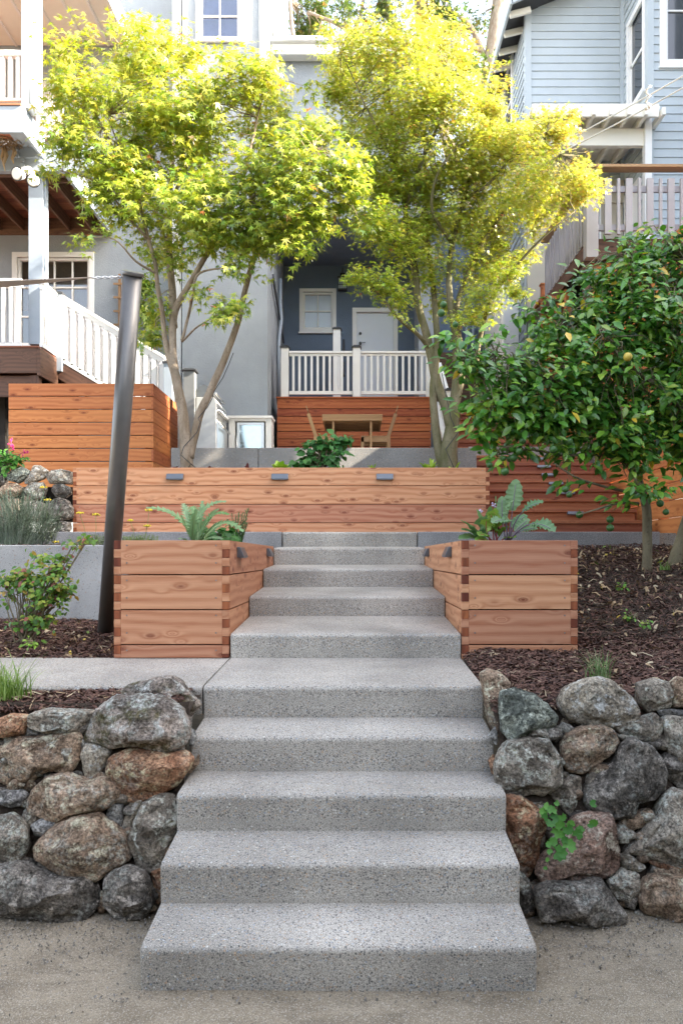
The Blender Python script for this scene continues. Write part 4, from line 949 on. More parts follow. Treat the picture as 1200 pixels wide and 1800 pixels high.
# trellis on the wing wall
m=M(); X=PX(209,13.9)
for xx in(X,X+.22): m.box(xx-.02,xx+.02,13.92,13.95,PZ(655,13.9),PZ(480,13.9),0,2)
for k in range(8): m.box(X-.1,X+.34,13.895,13.918,PZ(500+24*k,13.9),PZ(500+24*k,13.9)+.035,0,0)
tag(obj('trellis',m,m_teak),'narrow wooden ladder trellis on the stucco wall behind the leaning post','trellis')
# charcoal square post beside the grill
m=M(); post(m,PX(334,12.0),12.0,zp,PZ(654,12.0),.17,1,.03); tag(obj('gate_post',m,[plain('grey post paint',(.20,.205,.205),.5),m_charc],bev=.006),'square grey post with black cap behind the left maple trunk','post')
# ================================================================ GRILL + FRIDGE COUNTER
gx0,gx1=PX(345,12),PX(379,12); gz=PZ(700,12)
m_panel=plain('light grey grill side panel',(.50,.50,.49),.4,.3)
gr=thing('grill',((gx0+gx1)/2,12.5,zp),'stainless steel built in grill seen from its side, behind the left maple','grill')
m=M(); m.prism([(gx0,zp),(gx1,zp),(gx1,gz-.02),(gx1-.03,gz+.02),(gx0,gz+.02)],'Y',12,12.95); obj('body',m,m_panel,gr,bev=.006)
m=M(); hd=[(gx0+.0,gz+.022)]+[(gx0+.13+.13*math.cos(a)-.02,gz+.022+.20*math.sin(a)) for a in[PI*.9,PI*.7,PI*.5,PI*.35,PI*.2,.1]]; m.prism(hd,'Y',12.02,12.93,sm=True); obj('hood',m,plain('grill hood steel',(.22,.22,.22),.35,.8),gr)
m=M(); m.tube([(gx1-.02,12.08,gz+.10),(gx1-.02,12.87,gz+.10)],.016,8); m.tube([(gx1-.09,12.1,gz+.10),(gx1-.02,12.1,gz+.10)],.012,6);m.tube([(gx1-.09,12.85,gz+.10),(gx1-.02,12.85,gz+.10)],.012,6); obj('handle',m,m_steel,gr)
m=M(); m.box(gx1+.001,gx1+.012,12.05,12.9,gz-.30,gz-.06); m.box(gx1+.001,gx1+.03,12.05,12.9,zp+.05,gz-.36); fp=obj('front_panel',m,m_steel,gr)
for i in range(6):
    y=12.12+i*.14; m=M(); m.tube([(gx1+.013,y,gz-.18),(gx1+.065,y,gz-.18)],[.034,.028],12); obj('knob',m,m_steel,gr)
m=M(); m.tube([(gx1+.08,12.1,gz-.42),(gx1+.08,12.85,gz-.42)],.014,8); obj('handle',m,m_steel,gr)
cx0,cx1=PX(402,13.1),PX(477,13.1); cz=PZ(731,13.1); k0,k1=PX(416,13.1),PX(464,13.1); kz=PZ(742,13.1)
ct=thing('fridge_cabinet',((cx0+cx1)/2,13.3,zp),'white outdoor counter housing a small glass door fridge at the foot of the stucco tower','cabinet')
m=M(); m.box(cx0,k0-.03,13.1,13.49,zp,cz-.045); m.box(k1+.03,cx1,13.1,13.49,zp,cz-.045); m.box(k0-.029,k1+.029,13.1,13.49,kz+.02,cz-.045); m.box(k0-.029,k1+.029,13.3,13.49,zp,kz+.019); obj('body',m,m_white,ct)
m=M(); m.box(cx0-.1,cx1+.02,13.06,13.495,cz-.044,cz); obj('countertop',m,m_white,ct,bev=.004)
m=M(); f=.045; m.box(k0,k0+f,13.12,13.16,zp,kz); m.box(k1-f,k1,13.12,13.16,zp,kz); m.box(k0+f,k1-f,13.12,13.16,kz-f,kz); fd=obj('fridge_door',m,m_steel,ct,bev=.003)
m=M(); m.box(k0+f,k1-f,13.135,13.145,zp,kz-f); 
mirr=plain('mirror like fridge glass',(.35,.42,.45),.03,1); obj('glass',m,mirr,fd)
m=M(); m.tube([(k0+.0,13.09,kz-.25),(k0+.0,13.09,kz-.6)],.010,8); obj('handle',m,m_steel,fd)
m=M(); X=PX(487,13.2); m.box(X-.12,X+.25,13.2,13.6,zp,zp+.22); o=tag(obj('concrete_block',m,m_wallc,bev=.01),'low concrete block with a small grey outlet box between the tower and the deck skirting','block')
m=M(); m.box(X-.02,X+.06,13.16,13.199,zp+.0,zp+.10); m.box(X-.005,X+.045,13.145,13.159,zp+.02,zp+.08); obj('outlet_box',m,m_greyblue,o)
# storage box behind the railing
m=M(); a_=PX(551,15.2); m.box(a_,PX(566,15.2),15.2,15.5,SZ,SZ+.16); m.box(PX(568,15.2),PX(576,15.2),15.25,15.5,SZ,SZ+.12); m.tube([(PX(560,15.2),15.3,SZ+.16),(PX(560,15.2),15.3,SZ+.2)],.05,10); tag(obj('storage_box',m,m_greyblue,bev=.006),'small grey box on the deck floor behind the white balusters','box')
# ================================================================ PALE BLUE HOUSE (right)
bh=thing('clapboard_house',(6,15,3.2),'pale blue clapboard house with white windows in the upper right corner','house')
def siding(m,a,b,z0,z1,nrm,ex=.155,holes=()):
    a=Vector((a[0],a[1],0));b=Vector((b[0],b[1],0));n=Vector((nrm[0],nrm[1],0)); z=z0
    L=(b-a).length
    while z<z1:
        zt2=min(z+ex,z1)
        segs=[(0,L)]
        for h in holes:
            if h[2]<zt2-.03 and h[3]>z+.03:
                ns=[]
                for s,e in segs:
                    if h[0]>s: ns.append((s,min(e,h[0])))
                    if h[1]<e: ns.append((max(s,h[1]),e))
                segs=[q for q in ns if q[1]-q[0]>.01]
        for s,e in segs:
            p=a.lerp(b,s/L); q=a.lerp(b,e/L); o1=n*.022;o2=n*.004
            vs=[p+o1+Vector((0,0,z)),q+o1+Vector((0,0,z)),q+o2+Vector((0,0,zt2)),p+o2+Vector((0,0,zt2)),p+o2+Vector((0,0,z)),q+o2+Vector((0,0,z))]
            m.add([tuple(v) for v in vs],[(0,1,2,3),(4,5,1,0)],0,False,tone=.5)
        z+=ex
HX0=PX(925,15); WY=13.7; WX=PX(1140,WY); zs0=9.0
# main front (Y=15), bay side (X=WX) and wing front (Y=13.7)
core=M()
core.box(HX0+.03,WX+.6,15.03,22,3.2,13.4,0,2,.5); core.box(WX+.03,13,13.73+.3,22,3.2,15.5,0,2,.5)
wing_w=(PX(1170,WY),PX(1290,WY),PZ(106,WY),PZ(-70,WY)); sw=(13.9,14.6,PZ(170,14.2),PZ(20,14.2))
obj('core_wall',core,m_siding,bh)
m=M(); siding(m,(HX0,15),(WX,15),zs0,13.4,(0,-1)); obj('front_siding',m,m_siding,bh)
m=M(); siding(m,(HX0,22),(HX0,15),4.0,12.2,(-1,0),holes=[(22-17.2,22-16.3,PZ(240,16.6),PZ(120,16.6))]); obj('side_siding',m,m_siding,bh)
m=M(); siding(m,(WX,WY),(13,WY),4.0,15.5,(0,-1),holes=[(wing_w[0]-WX,wing_w[1]-WX,wing_w[2],wing_w[3])]); obj('wing_siding',m,m_siding,bh)
m=M(); siding(m,(WX,15),(WX,WY),4.0,15.5,(-1,0),holes=[(15-sw[1],15-sw[0],sw[2],sw[3])]); obj('bay_siding',m,m_siding,bh)
m=M()
m.box(HX0-.03,HX0+.09,14.965,14.999,zs0-.2,13.3,0,2,.5); m.box(HX0-.03,HX0-.001,15.0,15.1,4,12.3,0,2,.5)
m.box(WX-.035,WX+.08,WY-.035,WY-.001,4,15.5,0,2,.5); m.box(WX-.035,WX-.001,WY,WY+.1,4,15.5,0,2,.5); m.box(WX-.08,WX-.002,14.93,14.97,zs0-.2,13.4,0,2,.5)
obj('corner_board',m,m_siding,bh)
window(bh,*wing_w,WY,1,2,m_glass,fw=.12,deep=.1,rowz=.52)
# side windows (facing left)
def sidewindow(X,y0,y1,z0,z1,nm='window'):
    m=M(); f=.11
    m.box(X-.05,X-.005,y0-f,y0,z0-f,z1+f,0,2,.5);m.box(X-.05,X-.005,y1,y1+f,z0-f,z1+f,0,2,.5);m.box(X-.05,X-.005,y0,y1,z1,z1+f,0,1,.5);m.box(X-.08,X-.005,y0-f-.03,y1+f+.03,z0-f-.04,z0-f,0,1,.5);m.box(X-.05,X-.005,y0,y1,z0-f,z0,0,1,.5)
    m.box(X-.004,X+.03,y0,y0+.05,z0,z1,0,2,.5);m.box(X-.004,X+.03,y1-.05,y1,z0,z1,0,2,.5);m.box(X-.004,X+.03,y0,y1,(z0+z1)/2-.03,(z0+z1)/2+.03,0,1,.5)
    w=obj(nm,m,m_white,bh); m=M(); m.box(X+.012,X+.018,y0+.05,y1-.05,z0,z1); obj('pane',m,m_glass,w)
sidewindow(WX,*sw); sidewindow(HX0,16.3,17.2,PZ(240,16.6),PZ(120,16.6))
# roof eave with rafter tails
m=M(); rz=12.15; ex0=PX(900,14.5)
m.prism([(ex0,rz),(ex0+.0,rz+.09),(WX+1.2,rz+1.62),(WX+1.2,rz+1.5)],'Y',14.5,22); rf=obj('roof',m,m_roof,bh)
m=M(); m.prism([(ex0-.02,rz-.05),(ex0-.02,rz+.10),(WX+1.2,rz+1.63),(WX+1.2,rz+1.45)],'Y',14.44,14.497); m.box(ex0-.05,ex0-.003,14.44,22,rz-.06,rz+.10,0,1,.5); obj('fascia',m,m_siding,rf)
for i in range(11):
    y=14.75+i*.55; m=M(); m.bar((ex0+.0,y,rz-.06),(HX0+.02,y,rz+.04),.06,.11); obj('rafter_tail',m,m_white2,rf)
# porch roof
m=M(); px0=3.05; m.box(px0,WX-.04,13.3,14.99,9.42,9.50,0,0,.5); m.box(px0,WX+.02,13.28,13.33,9.30,9.52,0,0,.5); m.box(px0+.02,WX-.04,13.62,13.72,8.98,9.28,0,0,.5)
prf=obj('porch_roof',m,m_white2,bh)
for i in range(8):
    m=M(); X=px0+.15+i*.3; m.box(X-.03,X+.03,13.2,14.98,9.29,9.415,0,1,.5); obj('rafter',m,m_white2,prf)
m=M(); m.box(HX0+.0,WX-.03,14.94,14.98,6.3,8.99,0,0,.5); m.box(HX0,WX-.03,14.88,14.93,8.55,8.98,0,0,.5); obj('porch_wall',m,m_beige,bh)
m=M(); m.box(PX(1025,14.9),PX(1055,14.9),14.86,14.935,6.5,8.5); m.box(WX-.08,WX-.04,14.0,14.75,6.5,8.6); obj('door_frame',m,m_white,bh)
m=M(); m.box(PX(1029,14.9),PX(1051,14.9),14.84,14.858,6.55,8.42); obj('door',m,m_glass,bh)
m=M(); m.box(WX-.12,WX-.001,13.55,13.69,6.3,PZ(196,13.6)); m.box(WX-.2,WX+.12,13.5,13.692,PZ(196,13.6),PZ(193,13.6)+.02); obj('porch_post',m,m_white,bh)
# ================================================================ DECK OF THE BLUE HOUSE
dd=thing('taupe_deck',(5,12.5,4),'raised taupe deck with alternating wide and narrow balusters in front of the blue clapboard house','deck')
qx=3.5; qz0=PZ(418,11.5); qz1=PZ(292,11.5)
m=M(); m.box(qx-.06,12,11.42,11.6,qz1-.045,qz1,0,0,.5); m.box(qx-.08,qx+.1,11.61,14.2,qz1-.046,qz1-.002,0,1,.5); obj('top_rail',m,m_teak,dd,bev=.006)
m=M(); m.box(qx+.12,12,11.51,11.55,PZ(336,11.5),PZ(325,11.5)-.005,0,0,.5); m.box(qx+.12,12,11.51,11.55,qz0+.12,qz0+.21,0,0,.5); m.box(qx+.0,qx+.04,11.65,14.2,qz0+.12,qz0+.21,0,1,.5); m.box(qx,qx+.04,11.65,14.2,qz1-.33,qz1-.24,0,1,.5); obj('rail',m,m_taupe,dd)
i=0; x=qx+.22
while x<7.5:
    w_=.10 if i%2==0 else .045; m=M(); m.box(x,x+w_,11.47,11.509,qz0+.05,PZ(314,11.5),0,2,.5); obj('baluster',m,m_taupe,dd,bev=.003); x+=w_+.085; i+=1
y=11.75;i=0
while y<14.1:
    w_=.10 if i%2==0 else .045; m=M(); m.box(qx-.04,qx-.001,y,y+w_,qz0-.02,qz1-.19,0,2,.5); obj('baluster',m,m_taupe,dd); y+=w_+.085; i+=1
m=M(); m.box(qx-.06,qx+.12,11.46,11.62,qz0-.3,qz1-.047,0,2,.5); obj('post',m,m_taupe,dd,bev=.005)
m=M(); m.box(qx+.121,12,11.6,11.66,qz0-.28,qz0+.03,0,0,.5); m.box(qx-.02,qx+.02,11.66,15.2,qz0-.25,qz0-.02,0,1,.5); obj('rim_board',m,m_brown,dd)
m=M(); m.box(qx+.03,12,11.67,14.9,qz0-.05,qz0,0,0,.5); obj('floor',m,m_taupe,dd)
for px,y in((qx-.02,11.62),(qx-.02,13.0),(qx-.02,14.6)):
    m=M(); m.box(px-.02,px+.1,y,y+.12,3.2,qz0-.28,0,2); obj('post',m,m_brown,dd)
m=M()
for i in range(14):
    a1=qz0-.30-i*.21; m.box(qx+.08,12,11.70,11.73,a1-.2,a1,0,0)
obj('skirt',m,m_fence,dd)
m=M(); m.box(qx+.3,12,11.8,14.8,3.0,qz0-.3); obj('base',m,m_dark,dd)  # near-black block stands in for the shaded hollow beneath the floor
m=M(); m.box(2.62,2.66,13.8,15.6,4.6,6.9,0,2,.5); m.box(2.661,3.3,15.56,15.6,4.6,6.9,0,2,.5)
tag(obj('white_panel',m,m_white),'tall white board panel under the end of the taupe deck','panel')
# unseen house and wing added on the right to block sun from the garden
nb=thing('added_shade_house',(9.5,1,0),'unseen pale clapboard house added right of the garden to cast its shade','house')
m=M(); m.box(7.0,13,-7,7.9,0,10.3,0,2,.5); obj('wall',m,m_siding,nb)
m=M(); m.prism([(6.7,10.3),(13.3,10.3),(10,12.0)],'Y',-7.3,8.2); obj('roof',m,m_roof,nb)
for y in(-4,0,4):
    for z in(2.2,5.6):
        m=M(); m.box(6.94,6.995,y-.6,y+.6,z,z+1.5); w_=obj('window',m,m_white,nb); m=M(); m.box(6.93,6.939,y-.5,y+.5,z+.1,z+1.4); obj('pane',m,m_glass,w_)
nw=M(); nw.box(7.0,13.5,10.7,13.68,3,16.6,0,2,.5); obj('added_shade_wing',nw,m_siding,bh)  # unseen wing added to keep sun off the tower and taupe deck
# service cables crossing to the right
m=M()
for a,b,sag in(((1260,98,10.5),(700,385,14.0),.12),((1260,120,10.5),(700,385,14.0),.16)):
    p,q=P(*a),P(*b); pts=[p.lerp(q,t/16)-Vector((0,0,sag*math.sin(PI*t/16))) for t in range(17)]; m.tube(pts,.011,6)
o=obj('service_cable',m,m_cable); tag(o,'pair of white service cables crossing in front of the blue clapboard house','cable')
m=M(); c=P(1139,170,11.0)
for k in range(14):
    a=2*PI*k/7; m.tube([c+Vector((.02*math.cos(a),.02*math.sin(a),-.12+.02*k)),c+Vector((.045*math.cos(a+1),.03*math.sin(a+1),-.10+.02*k)),c+Vector((.02*math.cos(a+2),.02*math.sin(a+2),-.08+.02*k))],.009,5)
m.sphere(c+Vector((0,0,-.13)),.04,8,6); m.sphere(c+Vector((-.03,0,-.16)),.03,8,6)
obj('cable_clamp',m,m_cable,o)

hg=thing('added_hedge',(0,-6,0),'unseen evergreen screen added behind the camera to cut frontal skylight','added_hedge')  # added out of view to darken risers and other front faces
m=M(); sheet(m,[0],[0,1],lambda x,y:0) if False else None
xs=lin(-16,16,120); zs2=lin(-.05,5.6,34); vs=[]; fs=[]
for j,z in enumerate(zs2):
    for i,x in enumerate(xs): vs.append((x,-6+.25*noise.noise(Vector((x*1.5,z*1.5,0)))+.12*noise.noise(Vector((x*5,z*5,4))),z))
for j,z in enumerate(zs2):
    for i,x in enumerate(xs): vs.append((x,-7.4+.25*noise.noise(Vector((x*1.5,z*1.5,9))),z))
nx=len(xs);nz=len(zs2)
for b in(0,nx*nz):
    for j in range(nz-1):
        for i in range(nx-1): fs.append((b+j*nx+i,b+j*nx+i+1,b+(j+1)*nx+i+1,b+(j+1)*nx+i))
for i in range(nx-1): fs.append(((nz-1)*nx+i,(nz-1)*nx+i+1,nx*nz+(nz-1)*nx+i+1,nx*nz+(nz-1)*nx+i))
m.add(vs,fs,0,False); obj('foliage',m,soilmat('hedge foliage',(.025,.045,.018),(.06,.10,.03)),hg)
# ================================================================ FOLIAGE TOOLS
def tmpl_maple():
    V=[(0,.12,.03)]
    an=[-125,-88,-66,-46,-27,0,27,46,66,88,125]; rr=[.12,.58,.24,.82,.26,1,.26,.82,.24,.58,.12]
    for a,r in zip(an,rr): V.append((math.sin(R(a))*r,math.cos(R(a))*r+.1,-.16*r*r))
    Fq=[(0,1,2,3),(0,3,4,5),(0,5,6,7),(0,7,8,9),(0,9,10,11)]
    return np.array(V),Fq
def tmpl_ovate(w=.24,fold=.07,droop=.14):
    V=[(0,0,0),(0,.33,0),(0,.68,-.04),(0,1,-droop),(-w,.33,fold),(-w*.8,.68,fold*.6-.04),(w,.33,fold),(w*.8,.68,fold*.6-.04)]
    return np.array(V),[(0,1,4,4),(1,2,5,4),(2,3,5,5),(0,6,1,1),(1,6,7,2),(2,7,3,3)]
def leaves(name,tm,pos,fwd,up,size,col,mat,parent):
    V,Fq=tm; n=len(pos); pos=np.asarray(pos);fwd=np.asarray(fwd);up=np.asarray(up)
    fwd=fwd/np.linalg.norm(fwd,axis=1)[:,None]; x=np.cross(fwd,up); x/=np.linalg.norm(x,axis=1)[:,None]+1e-9; z=np.cross(x,fwd)
    s=np.asarray(size)[:,None,None]
    W_=(V[None,:,0,None]*x[:,None,:]+V[None,:,1,None]*fwd[:,None,:]+V[None,:,2,None]*z[:,None,:])*s+pos[:,None,:]
    nv=len(V); verts=W_.reshape(-1,3)
    fl=[tuple(dict.fromkeys(f)) for f in Fq]; cnt=np.array([len(f) for f in fl]*n); base=np.concatenate([np.array(f) for f in fl])
    idx=(base[None,:]+(np.arange(n)*nv)[:,None]).ravel()
    o0=Vector((verts[:,0].mean(),verts[:,1].mean(),verts[:,2].min())); verts=verts-np.array(o0)
    me=bpy.data.meshes.new(name); me.vertices.add(len(verts)); me.vertices.foreach_set('co',verts.ravel().astype(np.float32))
    me.loops.add(len(idx)); me.loops.foreach_set('vertex_index',idx.astype(np.int32))
    me.polygons.add(len(cnt)); st_=np.concatenate([[0],np.cumsum(cnt)[:-1]]); me.polygons.foreach_set('loop_start',st_.astype(np.int32)); 
    ca=me.attributes.new('col','FLOAT_COLOR','POINT'); cc=np.ones((n,nv,4)); cc[:,:,:3]=np.asarray(col)[:,None,:]; ca.data.foreach_set('color',cc.ravel().astype(np.float32))
    me.update(calc_edges=True); me.validate(); me.materials.append(mat)
    o=bpy.data.objects.new(name,me); C.objects.link(o)
    if parent: o.parent=parent; o.location=o0-wloc(parent)
    else: o.location=o0
    WL[o.name]=o0; return o
def limb(m,pts,Y,rs=1.0,n=5,sides=9,wob=.0):
    """pts: (px,py,rpx) or (px,py,rpx,Y)"""
    rows=[]
    for p in pts:
        y=p[3] if len(p)>3 else Y; c=P(p[0],p[1],y); rows.append((c.x,c.y,c.z,p[2]*y/F*rs))
    rows=curve(rows,n); P3=[Vector(r[:3]) for r in rows]
    P3=[p+Vector((noise.noise(p*3+Vector((7,0,0))),noise.noise(p*3),0))*wob for p in P3]
    m.tube(P3,[max(r[3],.0025) for r in rows],sides); return P3
def palette(rg,n,cols,wts,var=.12):
    i=rg.choice(len(cols),n,p=np.array(wts)/sum(wts)); c=np.array(cols)[i]; return np.clip(c*(1+rg.normal(0,var,(n,1)))*(1+rg.normal(0,var*.3,(n,3))),.004,.95)
def crown(rg,blobs,nspray,per,Y0,dY,spread,asp=1.0,hole=.0,shell=.5,hs=1.6):
    """sprays of leaves; returns pos,fwd,up,sprayid and spray centres"""
    B=[]
    for b in blobs:
        px,py,r=b[:3]; Y=b[3] if len(b)>3 else Y0+rg.uniform(-dY,dY); c=P(px,py,Y); B.append((c,r*Y/F))
    wt=np.array([r**2.2 for c,r in B]); wt/=wt.sum(); pos=[];fw=[];up=[];cen=[];sid=[]
    k=0; tries=0
    while k<nspray and tries<nspray*6:
        tries+=1; i=rg.choice(len(B),p=wt); c,r=B[i]; d=rg.normal(size=3); d/=np.linalg.norm(d); rad=r*(shell+(1-shell)*rg.random())**.8
        q=Vector((c.x+d[0]*rad,c.y+d[1]*rad*1.15*asp,c.z+d[2]*rad*.92))
        if noise.noise(q*hs)<-hole or noise.noise(q*hs*2.7)<-hole*1.6: continue
        out=Vector((d[0],d[1],d[2]*.4+.1)).normalized(); a=rg.uniform(0,2*PI); tw=(out+Vector((math.cos(a),math.sin(a),rg.normal(0,.3)))*.7).normalized()
        cen.append((q-tw*spread*.6,c,q))
        for j in range(per):
            t=(j/per-.5)*spread*1.5; side=1 if j%2 else -1
            sv=tw.cross(Vector((0,0,1))).normalized()
            p=q+tw*t+sv*side*spread*.25*rg.random()+Vector(rg.normal(0,spread*.10,3))
            f=(tw*.5+sv*side*rg.uniform(.2,1)+Vector((rg.normal(0,.3),rg.normal(0,.3),rg.normal(-.35,.35)))).normalized()
            u=Vector((rg.normal(0,.45),rg.normal(-.25,.45),1)).normalized()
            pos.append(p[:]);fw.append(f[:]);up.append(u[:]);sid.append(k)
        k+=1
    return np.array(pos),np.array(fw),np.array(up),np.array(sid),cen,B
def twigs(m,cen,limbpts,rg,frac,rt=.004,maxd=3,reach=.9):
    L=np.array([p[:] for p in limbpts])
    for (s,c,q) in cen:
        if rg.random()>frac: continue
        d=np.linalg.norm(L-np.array([s.x,s.y,s.z+.25]),axis=1); i=int(d.argmin())
        if d[i]>maxd: continue
        a=Vector(L[i]); mid=a.lerp(q,.5)+Vector((rg.normal(0,.06),rg.normal(0,.06),.04+.06*d[i])); 
        pts=[a,a.lerp(mid,.5)+Vector(rg.normal(0,.02,3)),mid,mid.lerp(q,.5)+Vector(rg.normal(0,.02,3)),q]
        m.tube(pts,[rt*2.2,rt*1.8,rt*1.4,rt,rt*.6],4,cap=False)
m_bark1=barkmat('pale maple bark',(.20,.15,.10),(.36,.29,.22)); m_bark2=barkmat('greenish maple bark',(.11,.105,.045),(.21,.18,.11)); m_bark3=barkmat('citrus bark',(.16,.13,.08),(.25,.21,.13)); m_bark4=barkmat('sycamore bark',(.30,.22,.16),(.50,.42,.33))
m_lf1=leafmat('maple leaf',.38,.34,.7,1.1); m_lf2=leafmat('small maple leaf',.40,.32,.7,1.12); m_lf3=leafmat('glossy citrus leaf',.22,.28,.6,1.1); m_lfg=leafmat('garden leaf',.3,.5,.4,1.1)
# ================================================================ LEFT MAPLE
rg=np.random.default_rng(11)
t1=thing('maple_tree',tuple(P(330,828,10.2)),'Japanese maple with pale forked trunk and large lime green leaves, left of the recessed door','tree','maples in the long planter')
m=M(); LP=[]
for pts in ([(331,850,15),(329,800,13),(326,765,12),(319,715,11),(312,680,10),(306,655,9.5),(294,620,6.5),(287,580,5.5),(282,530,5,10.1),(274,480,4.5,10),(262,420,4,9.9),(240,350,3,9.8),(215,280,2,9.7),(190,200,1.2,9.6)],
    [(306,655,9),(303,620,8),(302,585,8),(309,545,7.5),(330,505,6,10.1),(355,460,5.5,10),(392,395,4.5,9.9),(428,310,3.5,9.8),(450,220,2.4,9.8),(465,150,1.3,9.8)],
    [(305,575,8),(303,520,8,10.4),(297,440,7,10.5),(299,360,6,10.6),(301,290,5,10.6),(302,220,3.5,10.6),(290,130,2,10.6),(300,60,1,10.6)],
    [(334,805,10),(341,770,9),(352,725,8.5),(368,690,8),(386,650,7.5),(402,610,7),(418,565,6.5),(430,510,6),(446,455,5.5,10.1),(470,395,4.5,10.1),(492,320,3.4,10),(505,240,2,10)],
    [(446,455,4),(475,420,3.2,9.8),(530,380,2.5,9.6),(580,350,1.6,9.5),(610,330,1)],
    [(392,395,3,9.9),(440,350,2.6,9.6),(500,300,2,9.4),(550,260,1.3,9.3)],
    [(318,598,3.5),(330,560,3),(338,520,3,10),(350,480,2.4,9.9),(400,470,1.5,9.8)],
    [(318,600,2.6),(350,572,2,9.9),(385,553,1.6,9.8),(415,545,1,9.7)],
    [(274,480,3,10),(240,460,2.3,9.8),(200,420,1.6,9.6),(150,418,1)],
    [(262,420,3,9.9),(225,380,2.4,9.7),(170,320,2,9.5),(110,300,1.2,9.4)],
    [(240,350,2.4,9.8),(200,260,2,9.6),(150,170,1.4,9.5),(100,100,.9,9.5)],
    [(299,360,4,10.6),(330,290,3,10.7),(370,200,2,10.8),(385,120,1,10.8)],
    [(297,440,3.4,10.5),(260,330,2.8,10.6),(235,220,2,10.6),(220,90,1,10.6)]):
    LP+=limb(m,pts,10.2,.82,5,10,.02)
tr=obj('trunk',m,m_bark1,t1)
m=M(); w_=[(322,840),(335,815),(343,822),(318,800),(323,785),(346,760),(352,742),(348,735),(365,715),(373,700),(376,688),(392,663),(402,640),(410,620)]
m.tube([P(x,y,10.2-.125) for x,y in w_],.006,5); obj('cable',m,m_black,t1)
bl1=[(105,85,40,9.5),(170,95,55,9.6),(255,95,62,9.9),(130,170,55,9.5),(215,185,80,9.7),(310,175,80),(120,245,45,9.4),(200,290,65,9.6),(290,285,85),(375,240,75),(395,165,55),(455,140,48),(475,225,62),(545,215,38),(425,330,75,9.7),(505,300,70,9.5),(565,290,55,9.4),(600,330,50,9.5),(345,370,75),(250,365,60,9.7),(180,345,40,9.5),(300,440,48),(385,430,52,9.8),(450,400,62,9.7),(520,370,58,9.5),(580,380,45,9.5),(600,410,22,9.5),(520,430,35,9.6),(255,450,30,9.9),(205,420,26,9.6),(145,420,20,9.6),(390,552,26,9.75),(415,540,18,9.7),(350,505,22,9.9),(270,540,30,10.3),(265,590,22,10.3),(85,298,22,9.4),(250,45,16),(235,35,12),(400,90,18),(330,95,40),(470,110,20),(400,470,30),(60,75,10,9.5),(200,45,14),(580,215,18),(545,150,14),(440,480,20,9.8),(460,420,30,9.7),(230,120,40),(612,300,34,9.5),(628,345,32,9.5),(600,255,26,9.5),(560,250,34,9.6),(640,390,26,9.5)]
pos,fw,up,sid,cen,B=crown(rg,bl1,2500,9,10.0,.55,.26,1.0,.20,.35)
n=len(pos); up=up+np.array([0,-.35,0]); fw[:,2]-=.25
hz=(pos[:,2]-5)/3.8; hx=np.clip((pos[:,0]+4)/4,0,1)
g_=palette(rg,n,[(.24,.34,.05),(.36,.44,.06),(.15,.26,.04),(.52,.52,.08),(.45,.16,.06)],[5,5,3,3,.12])
yl=palette(rg,n,[(.55,.50,.05),(.60,.42,.05),(.46,.48,.05),(.55,.22,.06)],[4,2,4,.3])
w_=np.clip(hz*.6+rg.normal(0,.22,n)-.1,0,.9)[:,None]; col=g_*(1-w_)+yl*w_
leaves('crown',tmpl_maple(),pos,fw,up,rg.uniform(.062,.115,n)*1.0,col,m_lf1,t1)
m=M(); twigs(m,cen,LP,rg,.16,.0034,1.3); obj('twigs',m,m_bark1,t1)
# ================================================================ RIGHT MAPLE
rg=np.random.default_rng(23)
t2=thing('maple_tree',tuple(P(790,828,10.3)),'Japanese maple with several greenish stems and small golden leaves, right of the white door','tree','maples in the long planter')
m=M(); LP=[]
for pts in ([(787,850,20),(789,800,18),(793,760,15),(797,725,13),(800,690,9),(803,640,8.5),(800,590,8),(793,540,7),(789,490,6),(795,430,5),(815,350,4),(840,270,3),(862,190,1.8)],
    [(793,750,13),(783,715,11),(772,685,10),(763,655,9.5),(757,620,9),(748,585,8),(738,550,7.5),(731,510,7),(728,470,6.5),(722,430,6),(712,370,5),(700,300,4),(690,230,3),(682,140,1.8)],
    [(782,840,10),(772,790,9),(764,740,8),(761,690,7.5),(764,650,7),(768,600,6.5),(766,550,6,10.5),(760,490,5,10.6),(752,420,4.5,10.7),(748,330,3.5,10.7),(745,230,2.4,10.7),(742,120,1.2,10.7)],
    [(797,735,9),(806,690,7),(812,640,7,10.5),(808,600,7,10.5),(800,560,6,10.5),(806,520,5,10.5),(835,450,4.5,10.4),(880,380,3.6,10.3),(930,320,2.6,10.2),(985,270,1.4,10.1)],
    [(846,720,5,10.6),(842,680,5,10.6),(838,640,5,10.6),(850,560,4.5,10.5),(880,500,3.4,10.3),(940,430,2.4,10.1),(1010,370,1.2,10)],
    [(757,615,4.5),(735,588,4,10.1),(700,560,3,9.9),(670,520,2.4,9.8),(630,492,1.5,9.7)],
    [(728,470,4),(700,430,3.2,10.1),(660,400,2.2,9.9),(630,385,1.3,9.8)],
    [(712,370,4),(735,300,3.4,10),(770,220,2.6,9.9),(800,130,1.4,9.9)],
    [(700,300,3.2),(665,230,2.4,10.1),(630,160,1.5,10),(600,90,.9,10)],
    [(795,430,4),(760,370,3.2,10),(770,300,2.6,9.8),(810,250,1.6,9.7)],
    [(815,350,3.4),(860,320,2.8,10),(915,260,2,9.9),(960,230,1.2,9.9)]):
    LP+=limb(m,pts,10.3,.88,5,10,.02)
obj('trunk',m,m_bark2,t2)
m=M(); m.tube([P(x,y,10.08) for x,y in[(776,655),(783,690),(792,735),(800,752),(805,760)]]+[P(x,y,10.0) for x,y in[(783,790),(792,810),(800,828)]],.006,5); obj('cable',m,m_black,t2)
